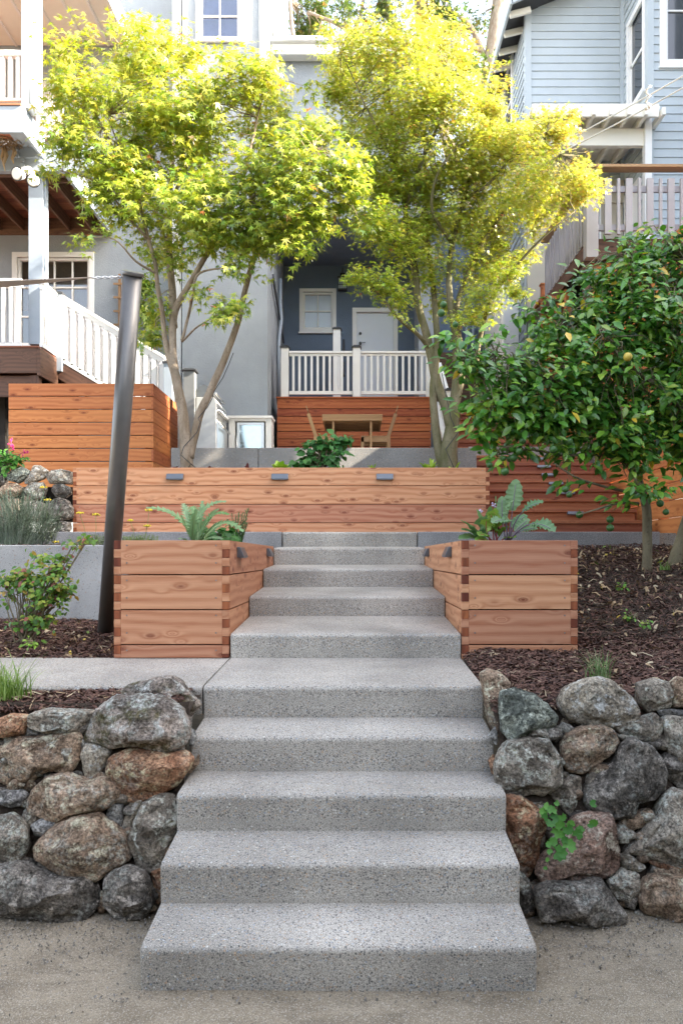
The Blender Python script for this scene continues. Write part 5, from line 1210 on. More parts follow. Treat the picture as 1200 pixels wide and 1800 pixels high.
bl2=[(605,115,48),(590,160,30),(650,85,55),(720,65,55),(780,100,60),(650,185,65),(720,170,80),(800,200,75),(850,150,45),(665,265,62),(750,280,85),(840,270,75),(905,235,50),(950,240,45),(985,225,32),(1005,200,14),(1003,225,20),(700,350,62),(780,370,82),(860,360,78),(930,330,65),(985,320,48),(1025,330,34),(1052,335,14),(1040,310,16),(665,400,45),(635,385,26),(700,430,45),(760,470,50),(830,460,60),(900,430,52),(950,390,45),(990,370,30),(780,530,30),(850,530,42),(910,510,20),(800,560,25),(640,490,26,9.7),(680,500,30,9.8),(700,530,28,9.9),(615,492,14,9.7),(712,555,20,9.9),(870,560,25),(620,60,25),(690,30,25),(750,25,30),(870,190,22),(575,55,18),(560,95,12),(1015,290,18),(885,250,30),(880,110,14),(608,240,20),(620,300,14),(720,410,40),(680,330,40),(890,480,30),(655,330,30),(830,560,22)]
pos,fw,up,sid,cen,B=crown(rg,bl2,6500,9,10.3,.6,.18,1.0,.24,.3,2.0)
n=len(pos); up=up+np.array([0,-.3,0]); 
g_=palette(rg,n,[(.34,.42,.055),(.22,.33,.045),(.48,.52,.075),(.42,.18,.06)],[4,3,4,.2])
yl=palette(rg,n,[(.62,.52,.14),(.66,.46,.13),(.46,.46,.09),(.55,.26,.10),(.22,.30,.05)],[5,3,4,.6,2])
w_=np.clip((pos[:,2]-5.2)/4.2*.75+np.clip((pos[:,0]-.6)/3.2,-.3,1)*.55+rg.normal(0,.2,n)-.08,0,1)[:,None]; col=g_*(1-w_)+yl*w_
leaves('crown',tmpl_maple(),pos,fw,up,rg.uniform(.040,.066,n)*1.05,col,m_lf2,t2)
m=M(); twigs(m,cen,LP,rg,.07,.003,1.2); obj('twigs',m,m_bark2,t2)
# ================================================================ CITRUS
rg=np.random.default_rng(31)
t3=thing('citrus_tree',tuple(P(1140,1000,7.1)),'dark glossy citrus tree with green fruit and two slender trunks in the bark bed','tree')
m=M(); LP=[]
for pts in ([(1136,1012,10.5,7.1),(1137,985,8.6,7.1),(1138,945,8.3,7.1),(1136,900,8,7.1),(1128,865,7.5,7.1),(1115,820,7,7.1),(1090,760,6,7.05),(1060,690,5,7),(1020,620,4,6.9),(985,570,2.4,6.8)],
    [(1183,1010,14,7.3),(1187,985,12,7.3),(1200,940,11,7.3),(1216,890,10,7.3),(1232,820,9,7.3),(1225,720,8,7.2),(1195,610,6,7.1),(1150,520,4.5,7),(1110,450,2.8,6.9)],
    [(1128,868,5,7.1),(1090,862,2.6,6.9),(1050,852,2.2,6.7),(1010,838,1.8,6.5),(975,815,1.2,6.4)],
    [(1120,885,3,7.1),(1085,885,2.2,6.8),(1050,895,1.6,6.6),(1015,905,1,6.5)],
    [(1090,760,5,7.05),(1020,740,3.6,6.8),(950,720,2.8,6.6),(880,690,2,6.4),(820,640,1.2,6.3)],
    [(1060,690,4,7),(1000,680,3,6.7),(930,650,2.2,6.5),(870,620,1.3,6.4)],
    [(1225,720,6,7.2),(1160,680,4,6.8),(1100,640,3,6.5),(1060,580,2,6.4)],
    [(1115,820,4,7.1),(1060,800,3,6.8),(990,800,2.4,6.6),(930,790,1.8,6.4),(870,800,1,6.3)],
    [(1195,610,4,7.1),(1180,520,3,6.9),(1180,440,1.6,6.8)]):
    LP+=limb(m,pts,7.1,1,5,9,.012)
obj('trunk',m,m_bark3,t3)
bl3=[(820,640,38,6.3),(795,600,20,6.3),(850,640,35,6.4),(880,690,55,6.4),(845,725,38,6.4),(935,650,52,6.5),(1000,605,50,6.6),(965,570,30,6.6),(1040,540,55,6.8),(1085,480,50,6.8),(1130,445,42,6.9),(1180,430,42,6.9),(1225,480,80,7),(1120,560,85,6.8),(1200,600,95,7),(1045,650,82,6.7),(960,720,62,6.5),(1135,700,95,6.9),(1225,740,95,7.1),(1060,750,70,6.7),(915,785,26,6.4),(880,805,20,6.3),(990,790,30,6.5),(1110,795,46,6.8),(1195,805,42,7),(1130,858,26,6.7),(1165,862,18,6.8),(1010,850,13,6.5),(985,895,9,6.5),(1045,895,9,6.6),(1090,880,10,6.7),(1140,400,12,6.9),(850,765,22,6.35),(900,740,40,6.4),(960,640,50,6.5),(870,580,16,6.4),(925,550,18,6.6),(975,530,18,6.6),(1030,490,22,6.8),(1075,420,14,6.9),(965,600,40,6.5),(985,660,45,6.5),(945,690,40,6.4),(1010,730,40,6.6),(940,740,35,6.4)]
pos,fw,up,sid,cen,B=crown(rg,bl3,1600,7,6.8,.45,.20,1.1,.45,.3,2.2)
n=len(pos); up=up+np.array([0,-.6,.1]); fw[:,2]+=.05
col=palette(rg,n,[(.10,.25,.035),(.055,.165,.025),(.18,.36,.04),(.30,.44,.06),(.62,.44,.04)],[5,4,3,1.6,.22],.15)
leaves('crown',tmpl_ovate(.235),pos,fw,up,rg.uniform(.065,.125,n),col,m_lf3,t3)
m=M(); twigs(m,cen,LP,rg,.42,.003,1.3); obj('twigs',m,m_bark3,t3)
m_fruit=plain('green citrus skin',(.045,.12,.025),.38); m_fruity=plain('yellow citrus skin',(.55,.40,.06),.4)
fm_=M(); fm_.sphere((0,0,0),.030,14,10,sq=(1,1,.98)); fm_.tube([(0,0,.028),(0,0,.045)],.003,5); f0=obj('fruit',fm_,m_fruit,t3,loc=(0,0,0))
spots=[(943,578),(1018,493),(1010,552),(1013,535),(936,590),(977,557),(918,775),(1005,780),(1000,776),(869,769),(912,793),(884,806),(895,807),(860,817),(887,829),(902,805),(1041,616),(1032,580),(1045,710),(1172,700),(1125,467),(1178,580),(779,535),(775,550),(1018,905),(1160,885),(1072,928),(1034,727),(972,790),(1100,640),(950,700),(830,650),(800,570),(1090,530),(1170,900),(1060,690),(1150,760),(1000,870),(993,860),(1072,913)]
for i,(x,y) in enumerate(spots):
    c=P(x,y,6.15+.15*rnd.random()+(.5 if x>1000 else 0)); o=f0 if i==0 else f0.copy()
    if i: C.objects.link(o); o.parent=t3
    s=rnd.uniform(.8,1.15); o.scale=(s,s,s); o.location=c-wloc(t3)
fy=M(); c=P(1103,627,6.1); fy.sphere(c,.035,14,10); obj('yellow_fruit',fy,m_fruity,t3)
# ================================================================ BACKGROUND SYCAMORE
rg=np.random.default_rng(41)
t4=thing('sycamore_tree',(4.2,26,3.0),'tall pale barked tree with spreading boughs far behind the houses','tree')
m=M(); LP=[]
for pts in ([(850,700,30),(848,450,26),(855,250,22),(862,150,19),(872,60,15),(885,-60,12),(900,-250,8)],
    [(855,250,14),(880,150,14),(900,60,13),(930,-60,10),(960,-200,7)],
    [(848,450,16),(790,260,12),(762,150,9),(740,60,9),(735,-60,8),(730,-200,5)],
    [(762,150,7),(720,90,7),(695,50,7),(670,0,6),(640,-80,5)],
    [(762,200,8),(690,90,6.5),(655,58,6),(620,56,5),(590,40,3.5),(540,20,2)],[(620,56,4),(632,30,3.5),(638,0,2.5),(640,-60,2)],
    [(600,300,6),(560,160,5),(530,90,4.5),(515,60,4),(510,0,3)],[(850,95,5),(830,50,4),(810,30,3),(780,10,2)],[(845,90,4),(815,60,3),(790,10,2.5)]):
    LP+=limb(m,pts,26,1,4,8)
obj('trunk',m,m_bark4,t4)
bl4=[(530,60,35),(560,20,40),(610,10,30),(560,90,30),(620,70,20),(680,10,35),(530,110,20),(650,40,18),(780,20,40),(830,40,35),(760,80,45),(820,110,35),(880,30,22),(860,130,30),(905,60,20),(720,30,30),(700,110,40),(880,180,25),(540,-60,60),(640,-70,50),(750,-60,60),(860,-70,60),(940,-40,50),(960,-120,60),(840,200,25)]
pos,fw,up,sid,cen,B=crown(rg,bl4,1250,9,26,1.6,.55,1.0,.16,.2,.6)
n=len(pos); col=palette(rg,n,[(.13,.20,.04),(.09,.15,.035),(.25,.28,.05),(.35,.22,.07)],[4,4,2,.6])
leaves('crown',tmpl_maple(),pos,fw,up,rg.uniform(.12,.21,n),col,m_lf1,t4)
m=M(); twigs(m,cen,LP,rg,.25,.012,6); obj('twigs',m,m_bark4,t4)
# small tree behind the upper stairs and climber on the trellis
rg=np.random.default_rng(43)
t5=thing('climbing_vine',tuple(P(262,640,13.6)),'leafy climber on the trellis between the leaning post and the left maple','plant')
pos,fw,up,sid,cen,B=crown(rg,[(255,500,22,13.7),(262,560,20,13.7),(258,610,16,13.7),(245,540,16,13.7),(275,630,12,13.7)],170,7,13.7,.1,.16,.8,.2,.2)
n=len(pos); leaves('foliage',tmpl_ovate(.3),pos,fw,up,rg.uniform(.05,.08,n),palette(rg,n,[(.16,.26,.04),(.30,.36,.05)],[2,2]),m_lfg,t5)
m=M(); [m.tube([P(a,b,13.75) for a,b in q],.012,5) for q in([(262,700),(258,620),(252,540),(256,480)],[(265,700),(272,620),(262,560)])]; obj('stem',m,m_bark3,t5)
# ================================================================ GARDEN PLANTS
def colobj(name,m,cols,mat,parent):
    o=obj(name,m,mat,parent); ca=o.data.attributes.new('col','FLOAT_COLOR','FACE')
    t=np.array(m.tn)[:,None]; c=np.array(cols[0])*(1-t)+np.array(cols[1])*t; ca.data.foreach_set('color',np.concatenate([c,np.ones((len(c),1))],1).ravel().astype(np.float32)); return o
def ribbon(m,p0,d,L,rise,droop,wf_,n=12,jag=0,cup=.25,tone=.5,wave=0,rr=rnd):
    """arching leaf: starts at p0 heading d (horizontal) with rise, drooping"""
    p=Vector(p0); d=Vector((d[0],d[1],0)).normalized(); sd=Vector((-d.y,d.x,0)); rows=[]; ang=rise
    for i in range(n+1):
        t=i/n; w=wf_(t); 
        if jag: w*=(1.25 if i%2 else .62+.38*(1-jag))
        dirv=d*math.cos(ang)+Vector((0,0,1))*math.sin(ang); nr=dirv.cross(sd).normalized()*-1
        wz=wave*math.sin(i*2.1+tone*9)*w
        off=dirv*(w*.5 if jag and i%2 else 0)
        rows.append((p+sd*w-nr*0+Vector((0,0,cup*w+wz))+off,p.copy(),p-sd*w+Vector((0,0,cup*w-wz))+off)); p=p+dirv*L/n; ang-=droop/n
    vs=[q for r in rows for q in r]; fs=[]
    for i in range(n):
        a=i*3; fs+=[(a,a+1,a+4,a+3),(a+1,a+2,a+5,a+4)]
    m.add([tuple(v) for v in vs],fs,0,True,tone=tone); return p
def grass(c,label,n,h,cols,seed,spread=.05,rad=.16,lo=.3):
    rr=random.Random(seed); r=thing('grass_tuft',tuple(c),label,'grass tuft'); m=M()
    for i in range(n):
        a=rr.uniform(0,2*PI); l=h*rr.uniform(lo,1); o=Vector((rr.gauss(0,spread*.5),rr.gauss(0,spread*.5),-.01))
        ribbon(m,Vector(c)+o,(math.cos(a),math.sin(a)),l,rr.uniform(1.0,1.5),rr.uniform(.5,1.7),lambda t:.0032*(1-t*.85),7,0,.1,rr.random())
    colobj('blades',m,cols,m_lfg,r); return r
grass(P(12,1222,4.0),'bright green grass tuft at the left edge of the bark strip above the boulders',210,.30,((.14,.26,.045),(.32,.42,.12)),1,.10)
grass(P(1055,1192,4.25),'thin grey green grass tuft growing behind the smooth tan boulder',75,.24,((.11,.20,.06),(.25,.33,.15)),2,.06)
grass(P(1168,1000,6.6),'small grass sprout at the foot of the second citrus trunk',20,.18,((.12,.25,.05),(.2,.33,.08)),3,.05)
def bushy(name,label,cat,c,blobs,nsp,per,spread,size,cols,wts,tm=None,stems=8,stemr=.004,seed=1,mat=None,upb=0,stc=None,hole=.4,dY=.1,shell=.2,tw=.9):
    rg=np.random.default_rng(seed); r=thing(name,tuple(c),label,cat)
    pos,fw,up,sid,cen,B=crown(rg,blobs,nsp,per,c[1],dY,spread,1,hole,shell,3)
    n=len(pos); fw[:,2]+=upb
    leaves('foliage',tm or tmpl_ovate(.3),pos,fw,up+np.array([0,-.4,0]),rg.uniform(size[0],size[1],n),palette(rg,n,cols,wts,.13),mat or m_lfg,r)
    m=M()
    for (s,cc,q) in cen:
        if rg.random()>tw: continue
        b=Vector(c)+Vector((rg.normal(0,.02),rg.normal(0,.02),0)); mid=b.lerp(q,.5)+Vector((rg.normal(0,.02),0,.03)); m.tube([b,mid,q],[stemr*1.5,stemr,stemr*.6],4,cap=False)
    obj('stems',m,stc or m_bark3,r); return r,cen
# blueberry shrub at the left
bushy('blueberry_shrub','blueberry shrub with green and pinkish leaves in front of the smooth concrete wall','shrub',P(45,1128,5.6),
    [(130,955,14,5.6),(155,950,8,5.6),(60,960,22,5.6),(75,985,25,5.6),(100,1000,25,5.6),(45,1020,32,5.6),(90,1045,35,5.6),(20,1060,35,5.6),(70,1085,30,5.6),(110,1040,20,5.6),(135,1048,8,5.5),(25,1100,20,5.6),(15,1020,20,5.6),(115,975,18,5.6),(50,1125,12,5.5)],
    190,7,.10,(.030,.055),[(.16,.30,.05),(.09,.20,.045),(.30,.36,.06),(.34,.13,.10),(.45,.30,.08)],[5,4,3,.9,.7],tmpl_ovate(.32),seed=5,hole=.25,shell=.1,tw=.35)
bushy('weed','small bright green weed on the bark beside the path, left of the planter','plant',P(48,1135,5.15),[(52,1132,10,5.15),(60,1136,7,5.15)],8,5,.05,(.02,.035),[(.25,.42,.06)],[1],seed=6,hole=9)
# lavender / silver shrub
rr=random.Random(9); r=thing('lavender_bush',tuple(P(40,955,8.0)),'silvery green lavender bush on the terrace in front of the upper boulders','shrub'); m=M(); base=P(40,958,8.0)
for i in range(330):
    tx=rr.uniform(-45,112); hgt=rr.uniform(.45,1)*(1-((tx-30)/95)**2*.45); top=P(tx,960-108*hgt,8.0+rr.uniform(-.3,.3)); b=base+Vector(((top.x-base.x)*.45+rr.gauss(0,.04),rr.uniform(-.2,.2),0))
    tn=rr.random(); m.tube([b,b.lerp(top,.6)+Vector((0,0,.03)),top],.0025,3,cap=False,tone=tn)
    for k in range(14):
        q=b.lerp(top,.3+.7*k/14); a=rr.uniform(0,2*PI); dd=Vector((math.cos(a),math.sin(a),.9)).normalized()*rr.uniform(.018,.034); s_=Vector((-math.sin(a),math.cos(a),0))*.0035
        m.add([tuple(q),tuple(q+dd*.5+s_),tuple(q+dd),tuple(q+dd*.5-s_)],[(0,1,2,3)],0,False,tone=rr.random())
colobj('foliage',m,((.13,.18,.10),(.34,.40,.30)),m_lfg,r)
m_yel=plain('yellow flower',(.75,.58,.04),.7); m_pnk=plain('magenta flower',(.55,.03,.16),.6)
def yarrow(c,label,seed,wpx,hpx,heads,n=70):
    rr=random.Random(seed); r=thing('yarrow',tuple(c),label,'plant','yarrow plants'); m=M(); s=c[1]/F
    for i in range(n):
        a=rr.uniform(0,2*PI); b=Vector(c)+Vector((rr.uniform(-.5,.5)*wpx*s,rr.uniform(-.15,.15),-.01)); L=rr.uniform(.35,.8)*hpx*s*.6
        top=b+Vector((math.cos(a)*L*.4,math.sin(a)*L*.3,L)); m.tube([b,b.lerp(top,.5),top],.0018,3,cap=False,tone=rr.random())
        for k in range(16):
            q=b.lerp(top,.15+.85*k/16); a2=rr.uniform(0,2*PI); dd=Vector((math.cos(a2),math.sin(a2),.5))*rr.uniform(.012,.028); w=Vector((0,0,1)).cross(dd)*.12
            m.add([tuple(q),tuple(q+dd*.5+w),tuple(q+dd),tuple(q+dd*.5-w)],[(0,1,2,3)],0,False,tone=rr.random())
    f=M()
    for px,py in heads:
        t=P(px,py,c[1]); b=Vector(c)+Vector(((t.x-c[0])*.4,0,0)); m.tube([b,b.lerp(t,.6)+Vector((.01,0,0)),t],.0025,4,tone=.4)
        for k in range(26):
            a=rr.uniform(0,2*PI); d=rr.uniform(0,.042); f.sphere(t+Vector((math.cos(a)*d,math.sin(a)*d*.8,rr.uniform(0,.014)-d*.15)),.0075,5,4)
    colobj('foliage',m,((.12,.20,.05),(.30,.38,.12)),m_lfg,r)
    if heads: obj('flower_head',f,m_yel,r)
yarrow(P(75,950,8.2),'yarrow with two flat yellow heads rising out of the lavender bush',1,40,60,[(76,857),(83,879),(20,935),(100,953)],30)
yarrow(P(165,960,8.0),'yarrow with a bright yellow head just left of the leaning post',2,55,50,[(168,905),(140,902)],90)
yarrow(P(245,958,8.2),'feathery yarrow with small yellow buds just right of the leaning post',3,55,45,[(229,915),(262,897),(258,925)],110)
# salvia with pink flowers
r,_=bushy('salvia','salvia with magenta flower spikes on top of the upper boulders at the left edge','plant',P(20,822,9.6),[(8,805,18,9.6),(30,808,16,9.6),(15,818,14,9.6)],34,7,.12,(.05,.085),[(.06,.20,.03),(.12,.28,.05)],[1,1],seed=12,hole=9)
f=M()
for pts in([(16,800),(19,785),(20,772)],[(20,798),(24,785)],[(32,800),(43,793),(46,796)]):
    pp=[P(x,y,9.55) for x,y in pts]; f.tube(pp,.004,4)
    for q in pp[1:]+[pp[0].lerp(pp[-1],.6)]:
        for k in range(4): f.sphere(q+Vector((rnd.gauss(0,.014),rnd.gauss(0,.014),rnd.gauss(0,.014))),.008,5,4,sq=(1,1,1.5))
obj('flower',f,m_pnk,r)
# artichoke
def jagleaf(m,p0,p1,p2,w,tone,n=22,lob=True,cup=.2,frill=0,seed=0):
    """lobed leaf along a quadratic curve p0-p1-p2"""
    p0,p1,p2=Vector(p0),Vector(p1),Vector(p2); rr=random.Random(seed)
    for i in range(n):
        pass
    rows=[]
    for i in range(n+1):
        t=i/n; c=p0*(1-t)**2+p1*2*t*(1-t)+p2*t*t; d=((p1-p0)*(1-t)+(p2-p1)*t).normalized()
        up=Vector((0,-.55,1)); sd=d.cross(up).normalized(); nr=sd.cross(d).normalized()
        env=w*min(1,(t*2.2)**.8+.12)*(1-t**3)**.6+.004
        if lob: k=(1.15 if i%2 else .38)
        else: k=1+.12*math.sin(i*1.9+seed)
        fr=frill*env*math.sin(i*2.4+seed)
        fwd=d*env*(.55 if lob and i%2 else 0)
        rows.append((c+sd*env*k+nr*(cup*env+fr)+fwd,c+sd*env*.3,c,c-sd*env*.3,c-sd*env*k+nr*(cup*env-fr)+fwd))
    vs=[tuple(q) for r in rows for q in r]; fs=[]
    for i in range(n):
        for j in range(4): a=i*5+j; fs.append((a,a+1,a+6,a+5))
    m.add(vs,fs,0,True,tone=tone)
    return rows
art=thing('artichoke_plant',tuple(P(345,950,5.7)),'silvery green artichoke with long arching jagged leaves in the left planter','plant'); m=M(); rb=M(); Ya=5.75
for i,(a,b,c,w,yy) in enumerate([((343,952),(318,892),(256,893),.045,5.6),((338,952),(345,880),(398,882),.042,5.75),((348,952),(345,900),(338,890),.05,5.9),((350,952),(368,890),(402,905),.04,5.6),((352,952),(385,895),(428,935),.04,5.5),((345,952),(330,905),(322,885),.04,5.95),((340,952),(325,930),(318,905),.035,5.6),((355,952),(375,925),(395,918),.035,5.9),((348,955),(352,915),(356,880),.03,5.85),((340,955),(335,930),(345,895),.045,5.5),((335,956),(320,945),(318,948),.03,5.6),((352,955),(372,940),(390,948),.03,5.6),((350,953),(362,905),(385,895),.035,5.8)]):
    p0,p1,p2=P(a[0],a[1],Ya),P(b[0],b[1],(Ya+yy)/2),P(c[0],c[1],yy); jagleaf(m,p0,p1,p2,w,rnd.random(),24,True,.15,.12,i)
    pts=[p0*(1-t)**2+p1*2*t*(1-t)+p2*t*t+Vector((0,0,.002)) for t in[k/10 for k in range(10)]]; rb.tube(pts,[.007*(1-k/12) for k in range(10)],5,tone=.9)
colobj('leaves',m,((.16,.32,.10),(.34,.48,.26)),m_lfg,art); colobj('leaf_ribs',rb,((.35,.5,.2),(.45,.58,.3)),m_lfg,art)
# rosemary
r=thing('rosemary_plant',tuple(P(420,952,6.4)),'upright rosemary sprigs at the back corner of the left planter','plant'); m=M(); rr=random.Random(3)
for i,(tx,ty) in enumerate([(408,903),(414,905),(420,900),(426,902),(432,897),(436,893),(428,915),(412,920),(404,925),(434,920),(400,912),(423,925)]):
    b=P(418+(tx-418)*.4,955,6.4); t=P(tx,ty,6.4+rr.uniform(-.1,.1)); m.tube([b,b.lerp(t,.6)+Vector((rr.gauss(0,.008),0,0)),t],.0028,4,tone=.2)
    for k in range(64):
        q=b.lerp(t,.12+.88*k/64); a=rr.uniform(0,2*PI); dd=Vector((math.cos(a),math.sin(a),.8)).normalized()*.024; s_=Vector((-math.sin(a),math.cos(a),0))*.0022
        m.add([tuple(q-s_),tuple(q+s_),tuple(q+dd+s_),tuple(q+dd-s_)],[(0,1,2,3)],0,False,tone=rr.random())
colobj('foliage',m,((.06,.14,.05),(.17,.28,.11)),m_lfg,r)
bushy('strawberry_plant','low dark green leafy plant between the artichoke and the rosemary','plant',P(400,956,6.1),[(375,940,14,6.1),(395,938,14,6.1),(410,942,12,6.1),(385,948,12,6.0)],30,5,.07,(.045,.075),[(.05,.15,.03),(.09,.22,.05)],[1,1],tmpl_ovate(.42),seed=14,hole=9)
# kale / chard in the right planter
kale=thing('kale_plant',tuple(P(893,950,5.6)),'purple stemmed kale with broad wavy grey green leaves in the right planter','plant'); m=M(); rb=M()
m_purp=leafmat('purple stem',.1,.4,.4,1)
for i,(a,b,c,w,yy,ts) in enumerate([((893,950),(900,900),(907,842),.062,5.5,.5),((895,950),(905,890),(955,882),.055,5.4,.55),((896,950),(930,900),(975,935),.072,5.3,.5),((892,950),(885,905),(902,880),.075,5.4,.35),((890,950),(895,900),(865,920),.05,5.3,.5),((894,950),(905,930),(930,912),.05,5.6,.4),((888,950),(880,910),(882,872),.04,5.6,.45),((890,952),(915,925),(945,930),.05,5.5,.45),((892,952),(900,920),(925,905),.05,5.7,.4)]):
    p0,p1,p2=P(a[0],a[1],5.55),P(b[0],b[1],(5.55+yy)/2),P(c[0],c[1],yy); bz=lambda t:p0*(1-t)**2+p1*2*t*(1-t)+p2*t*t
    s=bz(ts); c1=p1.lerp(p2,ts); jagleaf(m,s,c1,p2+Vector((0,0,-.0)),w,rnd.random(),18,False,.2,.28,i*1.7)
    rb.tube([bz(k/12)-Vector((0,.003,0)) for k in range(12)],[.0065*(1-k/16) for k in range(12)],6,tone=.5)
colobj('leaves',m,((.12,.24,.10),(.28,.42,.22)),m_lfg,kale); colobj('leaf_stems',rb,((.20,.13,.20),(.30,.24,.30)),m_purp,kale)
ch=thing('chard_plant',tuple(P(860,952,5.7)),'bright green chard with red stems in the right planter, left of the kale','plant'); m=M(); rb=M(); m_red=leafmat('red chard stem',.1,.4,.4,1)
for i,(a,b,c,w,ts) in enumerate([((868,952),(865,920),(862,900),.05,.35),((872,952),(872,925),(880,910),.05,.3),((866,952),(850,935),(842,942),.045,.3),((870,952),(880,938),(890,925),.045,.3),((865,954),(855,945),(835,950),.04,.3),((875,952),(862,925),(870,893),.05,.4),((862,952),(850,925),(856,912),.045,.3),((880,953),(888,940),(905,945),.04,.3)]):
    p0,p1,p2=P(*a,5.6),P(*b,5.6),P(*c,5.5); bz=lambda t:p0*(1-t)**2+p1*2*t*(1-t)+p2*t*t
    jagleaf(m,bz(ts),p1.lerp(p2,ts),p2,w,rnd.random(),14,False,.2,.25,i+.5); rb.tube([bz(k/8) for k in range(8)],[.006*(1-k/11) for k in range(8)],5,tone=.5)
colobj('leaves',m,((.16,.32,.05),(.34,.48,.10)),m_lfg,ch); colobj('leaf_stems',rb,((.42,.05,.08),(.5,.12,.12)),m_red,ch)
bs=thing('borage_plant',tuple(P(840,952,6.0)),'rough leaved herb with small lilac flowers at the left of the right planter','plant'); m=M()
for i,(a,b,c,w) in enumerate([((846,952),(835,928),(810,915),.05),((846,952),(838,915),(852,908),.045),((845,952),(830,940),(806,948),.055),((847,952),(850,920),(838,895),.03),((846,952),(825,930),(812,932),.045),((848,952),(858,915),(862,890),.03),((843,952),(832,935),(825,922),.045)]):
    jagleaf(m,P(*a,6.0),P(*b,6.0),P(*c,5.85),w,rnd.random(),12,False,.25,.1,i)
m.tube([P(846,950,6),P(844,920,6),P(843,900,6)],.004,5,tone=.4); m.tube([P(850,950,6),P(865,905,6),P(871,885,6),P(871,872,6)],.004,5,tone=.3)
colobj('leaves',m,((.09,.22,.06),(.24,.38,.16)),m_lfg,bs)
f=M(); m_lil=plain('lilac flower',(.55,.45,.6),.6)
for px,py in((843,899),(870,888)):
    for k in range(9): f.sphere(P(px,py,5.95)+Vector((rnd.gauss(0,.012),rnd.gauss(0,.01),rnd.gauss(0,.01))),.008,5,4)
obj('flower',f,m_lil,bs)
# plants in the long planter
bushy('hydrangea_shrub','leafy green shrub with broad leaves in the middle of the long planter','shrub',P(562,830,10.1),[(545,800,16,10.1),(570,785,16,10.1),(600,775,12,10.1),(603,795,10,10.1),(545,790,14,10.1),(530,812,12,10.1),(575,805,14,10.1),(555,775,10,10.1),(585,812,12,10.1)],52,5,.14,(.08,.14),[(.05,.16,.04),(.09,.24,.06)],[1,1],tmpl_ovate(.38),seed=21,hole=9,stemr=.006)
def lettuce(c,label,n,h,cols,seed,w=.35):
    rr=random.Random(seed); r=thing('lettuce',tuple(c),label,'plant','young vegetables in the long planter'); m=M()
    for i in range(n):
        a=rr.uniform(0,2*PI); ribbon(m,Vector(c)+Vector((rr.gauss(0,.015),rr.gauss(0,.015),0)),(math.cos(a),math.sin(a)),h*rr.uniform(.7,1.1),rr.uniform(.9,1.5),rr.uniform(.3,1.1),lambda t:h*w*math.sin(PI*min(1,t*.8+.12))*.6,7,0,.3,rr.random(),.35)
    colobj('leaves',m,cols,m_lfg,r)
zs_=LT-.05
G1=((.25,.45,.05),(.48,.62,.12)); R1=((.10,.035,.035),(.22,.07,.06))
for (px,lab,n,h,cc,w) in [(492,'pale green frilly lettuce standing in the long planter left of the leafy shrub',16,.17,G1,.45),(436,'single dark red lettuce seedling in the long planter above the left lights',6,.13,R1,.3),(368,'small dark red seedling in the long planter just right of the left maple trunk',5,.12,R1,.3),(305,'dark red leafy seedling in the long planter left of the left maple trunk',7,.13,R1,.35),(515,'tiny red brown seedling between the pale lettuce and the leafy shrub',4,.12,R1,.22),(657,'spiky light green seedling in the middle right of the long planter',7,.16,G1,.13),(688,'tiny green sprout right of the spiky seedling',3,.09,G1,.2),(755,'yellow green feathery vegetable left of the right maple trunk',12,.20,G1,.2),(735,'low green sprout beside the feathery vegetable',5,.08,G1,.25),(797,'upright green sprout against the right maple trunk',5,.17,G1,.2),(550,'pale green sprout at the foot of the leafy shrub, left side',6,.09,G1,.3),(590,'pale green sprout at the foot of the leafy shrub, right side',6,.10,G1,.35)]:
    lettuce((PX(px,9.85),9.85,zs_),lab,n,h,cc,int(px),w)
# ground ivy in the rocks
r=thing('ground_ivy',tuple(P(985,1470,3.42)),'bright green round leaved plant sprouting between the rust red and the pitted boulders','plant'); m=M(); rr=random.Random(8)
def roundleaf(m,c,rad,tone,tilt):
    n=16; nr=Vector((rr.gauss(0,tilt),-1,rr.gauss(.35,tilt))).normalized(); u=nr.orthogonal().normalized(); v=nr.cross(u); a0=rr.uniform(0,2*PI); vs=[c-nr*rad*.12]
    for k in range(n):
        a=a0+2*PI*(k+.5)/n; q=rad*(1-.22*(k%2)); q*=.45 if k==0 or k==n-1 else 1; vs.append(c+(u*math.cos(a)+v*math.sin(a))*q+nr*rad*.10*math.sin(a*2))
    m.add([tuple(x) for x in vs],[(0,k+1,(k+1)%n+1) for k in range(n)],0,True,tone=tone)
ivy=[(955,1428,9),(962,1418,8),(970,1425,10),(975,1440,11),(968,1447,10),(988,1437,8),(985,1452,11),(978,1465,11),(990,1468,9),(998,1458,11),(1003,1450,9),(972,1480,9),(1000,1487,14),(983,1500,15),(987,1502,8),(1015,1467,11),(1020,1460,9),(965,1485,7),(1043,1413,8),(1043,1447,9),(1038,1450,7),(962,1512,5),(957,1437,8),(993,1478,8),(958,1527,4),(978,1412,6),(966,1498,6)]
for (px,py,rp) in ivy:
    Y=wf(px,py)-.06-rr.random()*.03; roundleaf(m,P(px,py,Y),rp*Y/F,rr.random(),.25)
colobj('leaves',m,((.05,.17,.03),(.14,.34,.06)),m_lfg,r)
m=M()
for (px,py,rp) in ivy: 
    if px>1010: continue
    Y=wf(px,py); m.tube([P(980+(px-980)*.3,1470+(py-1470)*.4,Y+.06),P(px,py,Y-.05)],.0022,4)
obj('stems',m,m_bark2,r)
for i,(x,y,Y,lab) in enumerate([(1092,1030,6.4,'small green seedling among fallen leaves in the middle of the right bark bed'),(1108,1085,5.6,'low green weed among the fallen leaves, nearest the right planter'),(1132,1100,5.3,'second low weed near the fallen leaves at the front of the bark bed')]):
    bushy('weed',lab,'plant',P(x,y,Y),[(x,y-3,8,Y)],6,4,.05,(.025,.04),[(.15,.32,.05),(.3,.36,.06)],[2,1],seed=60+i,hole=9)
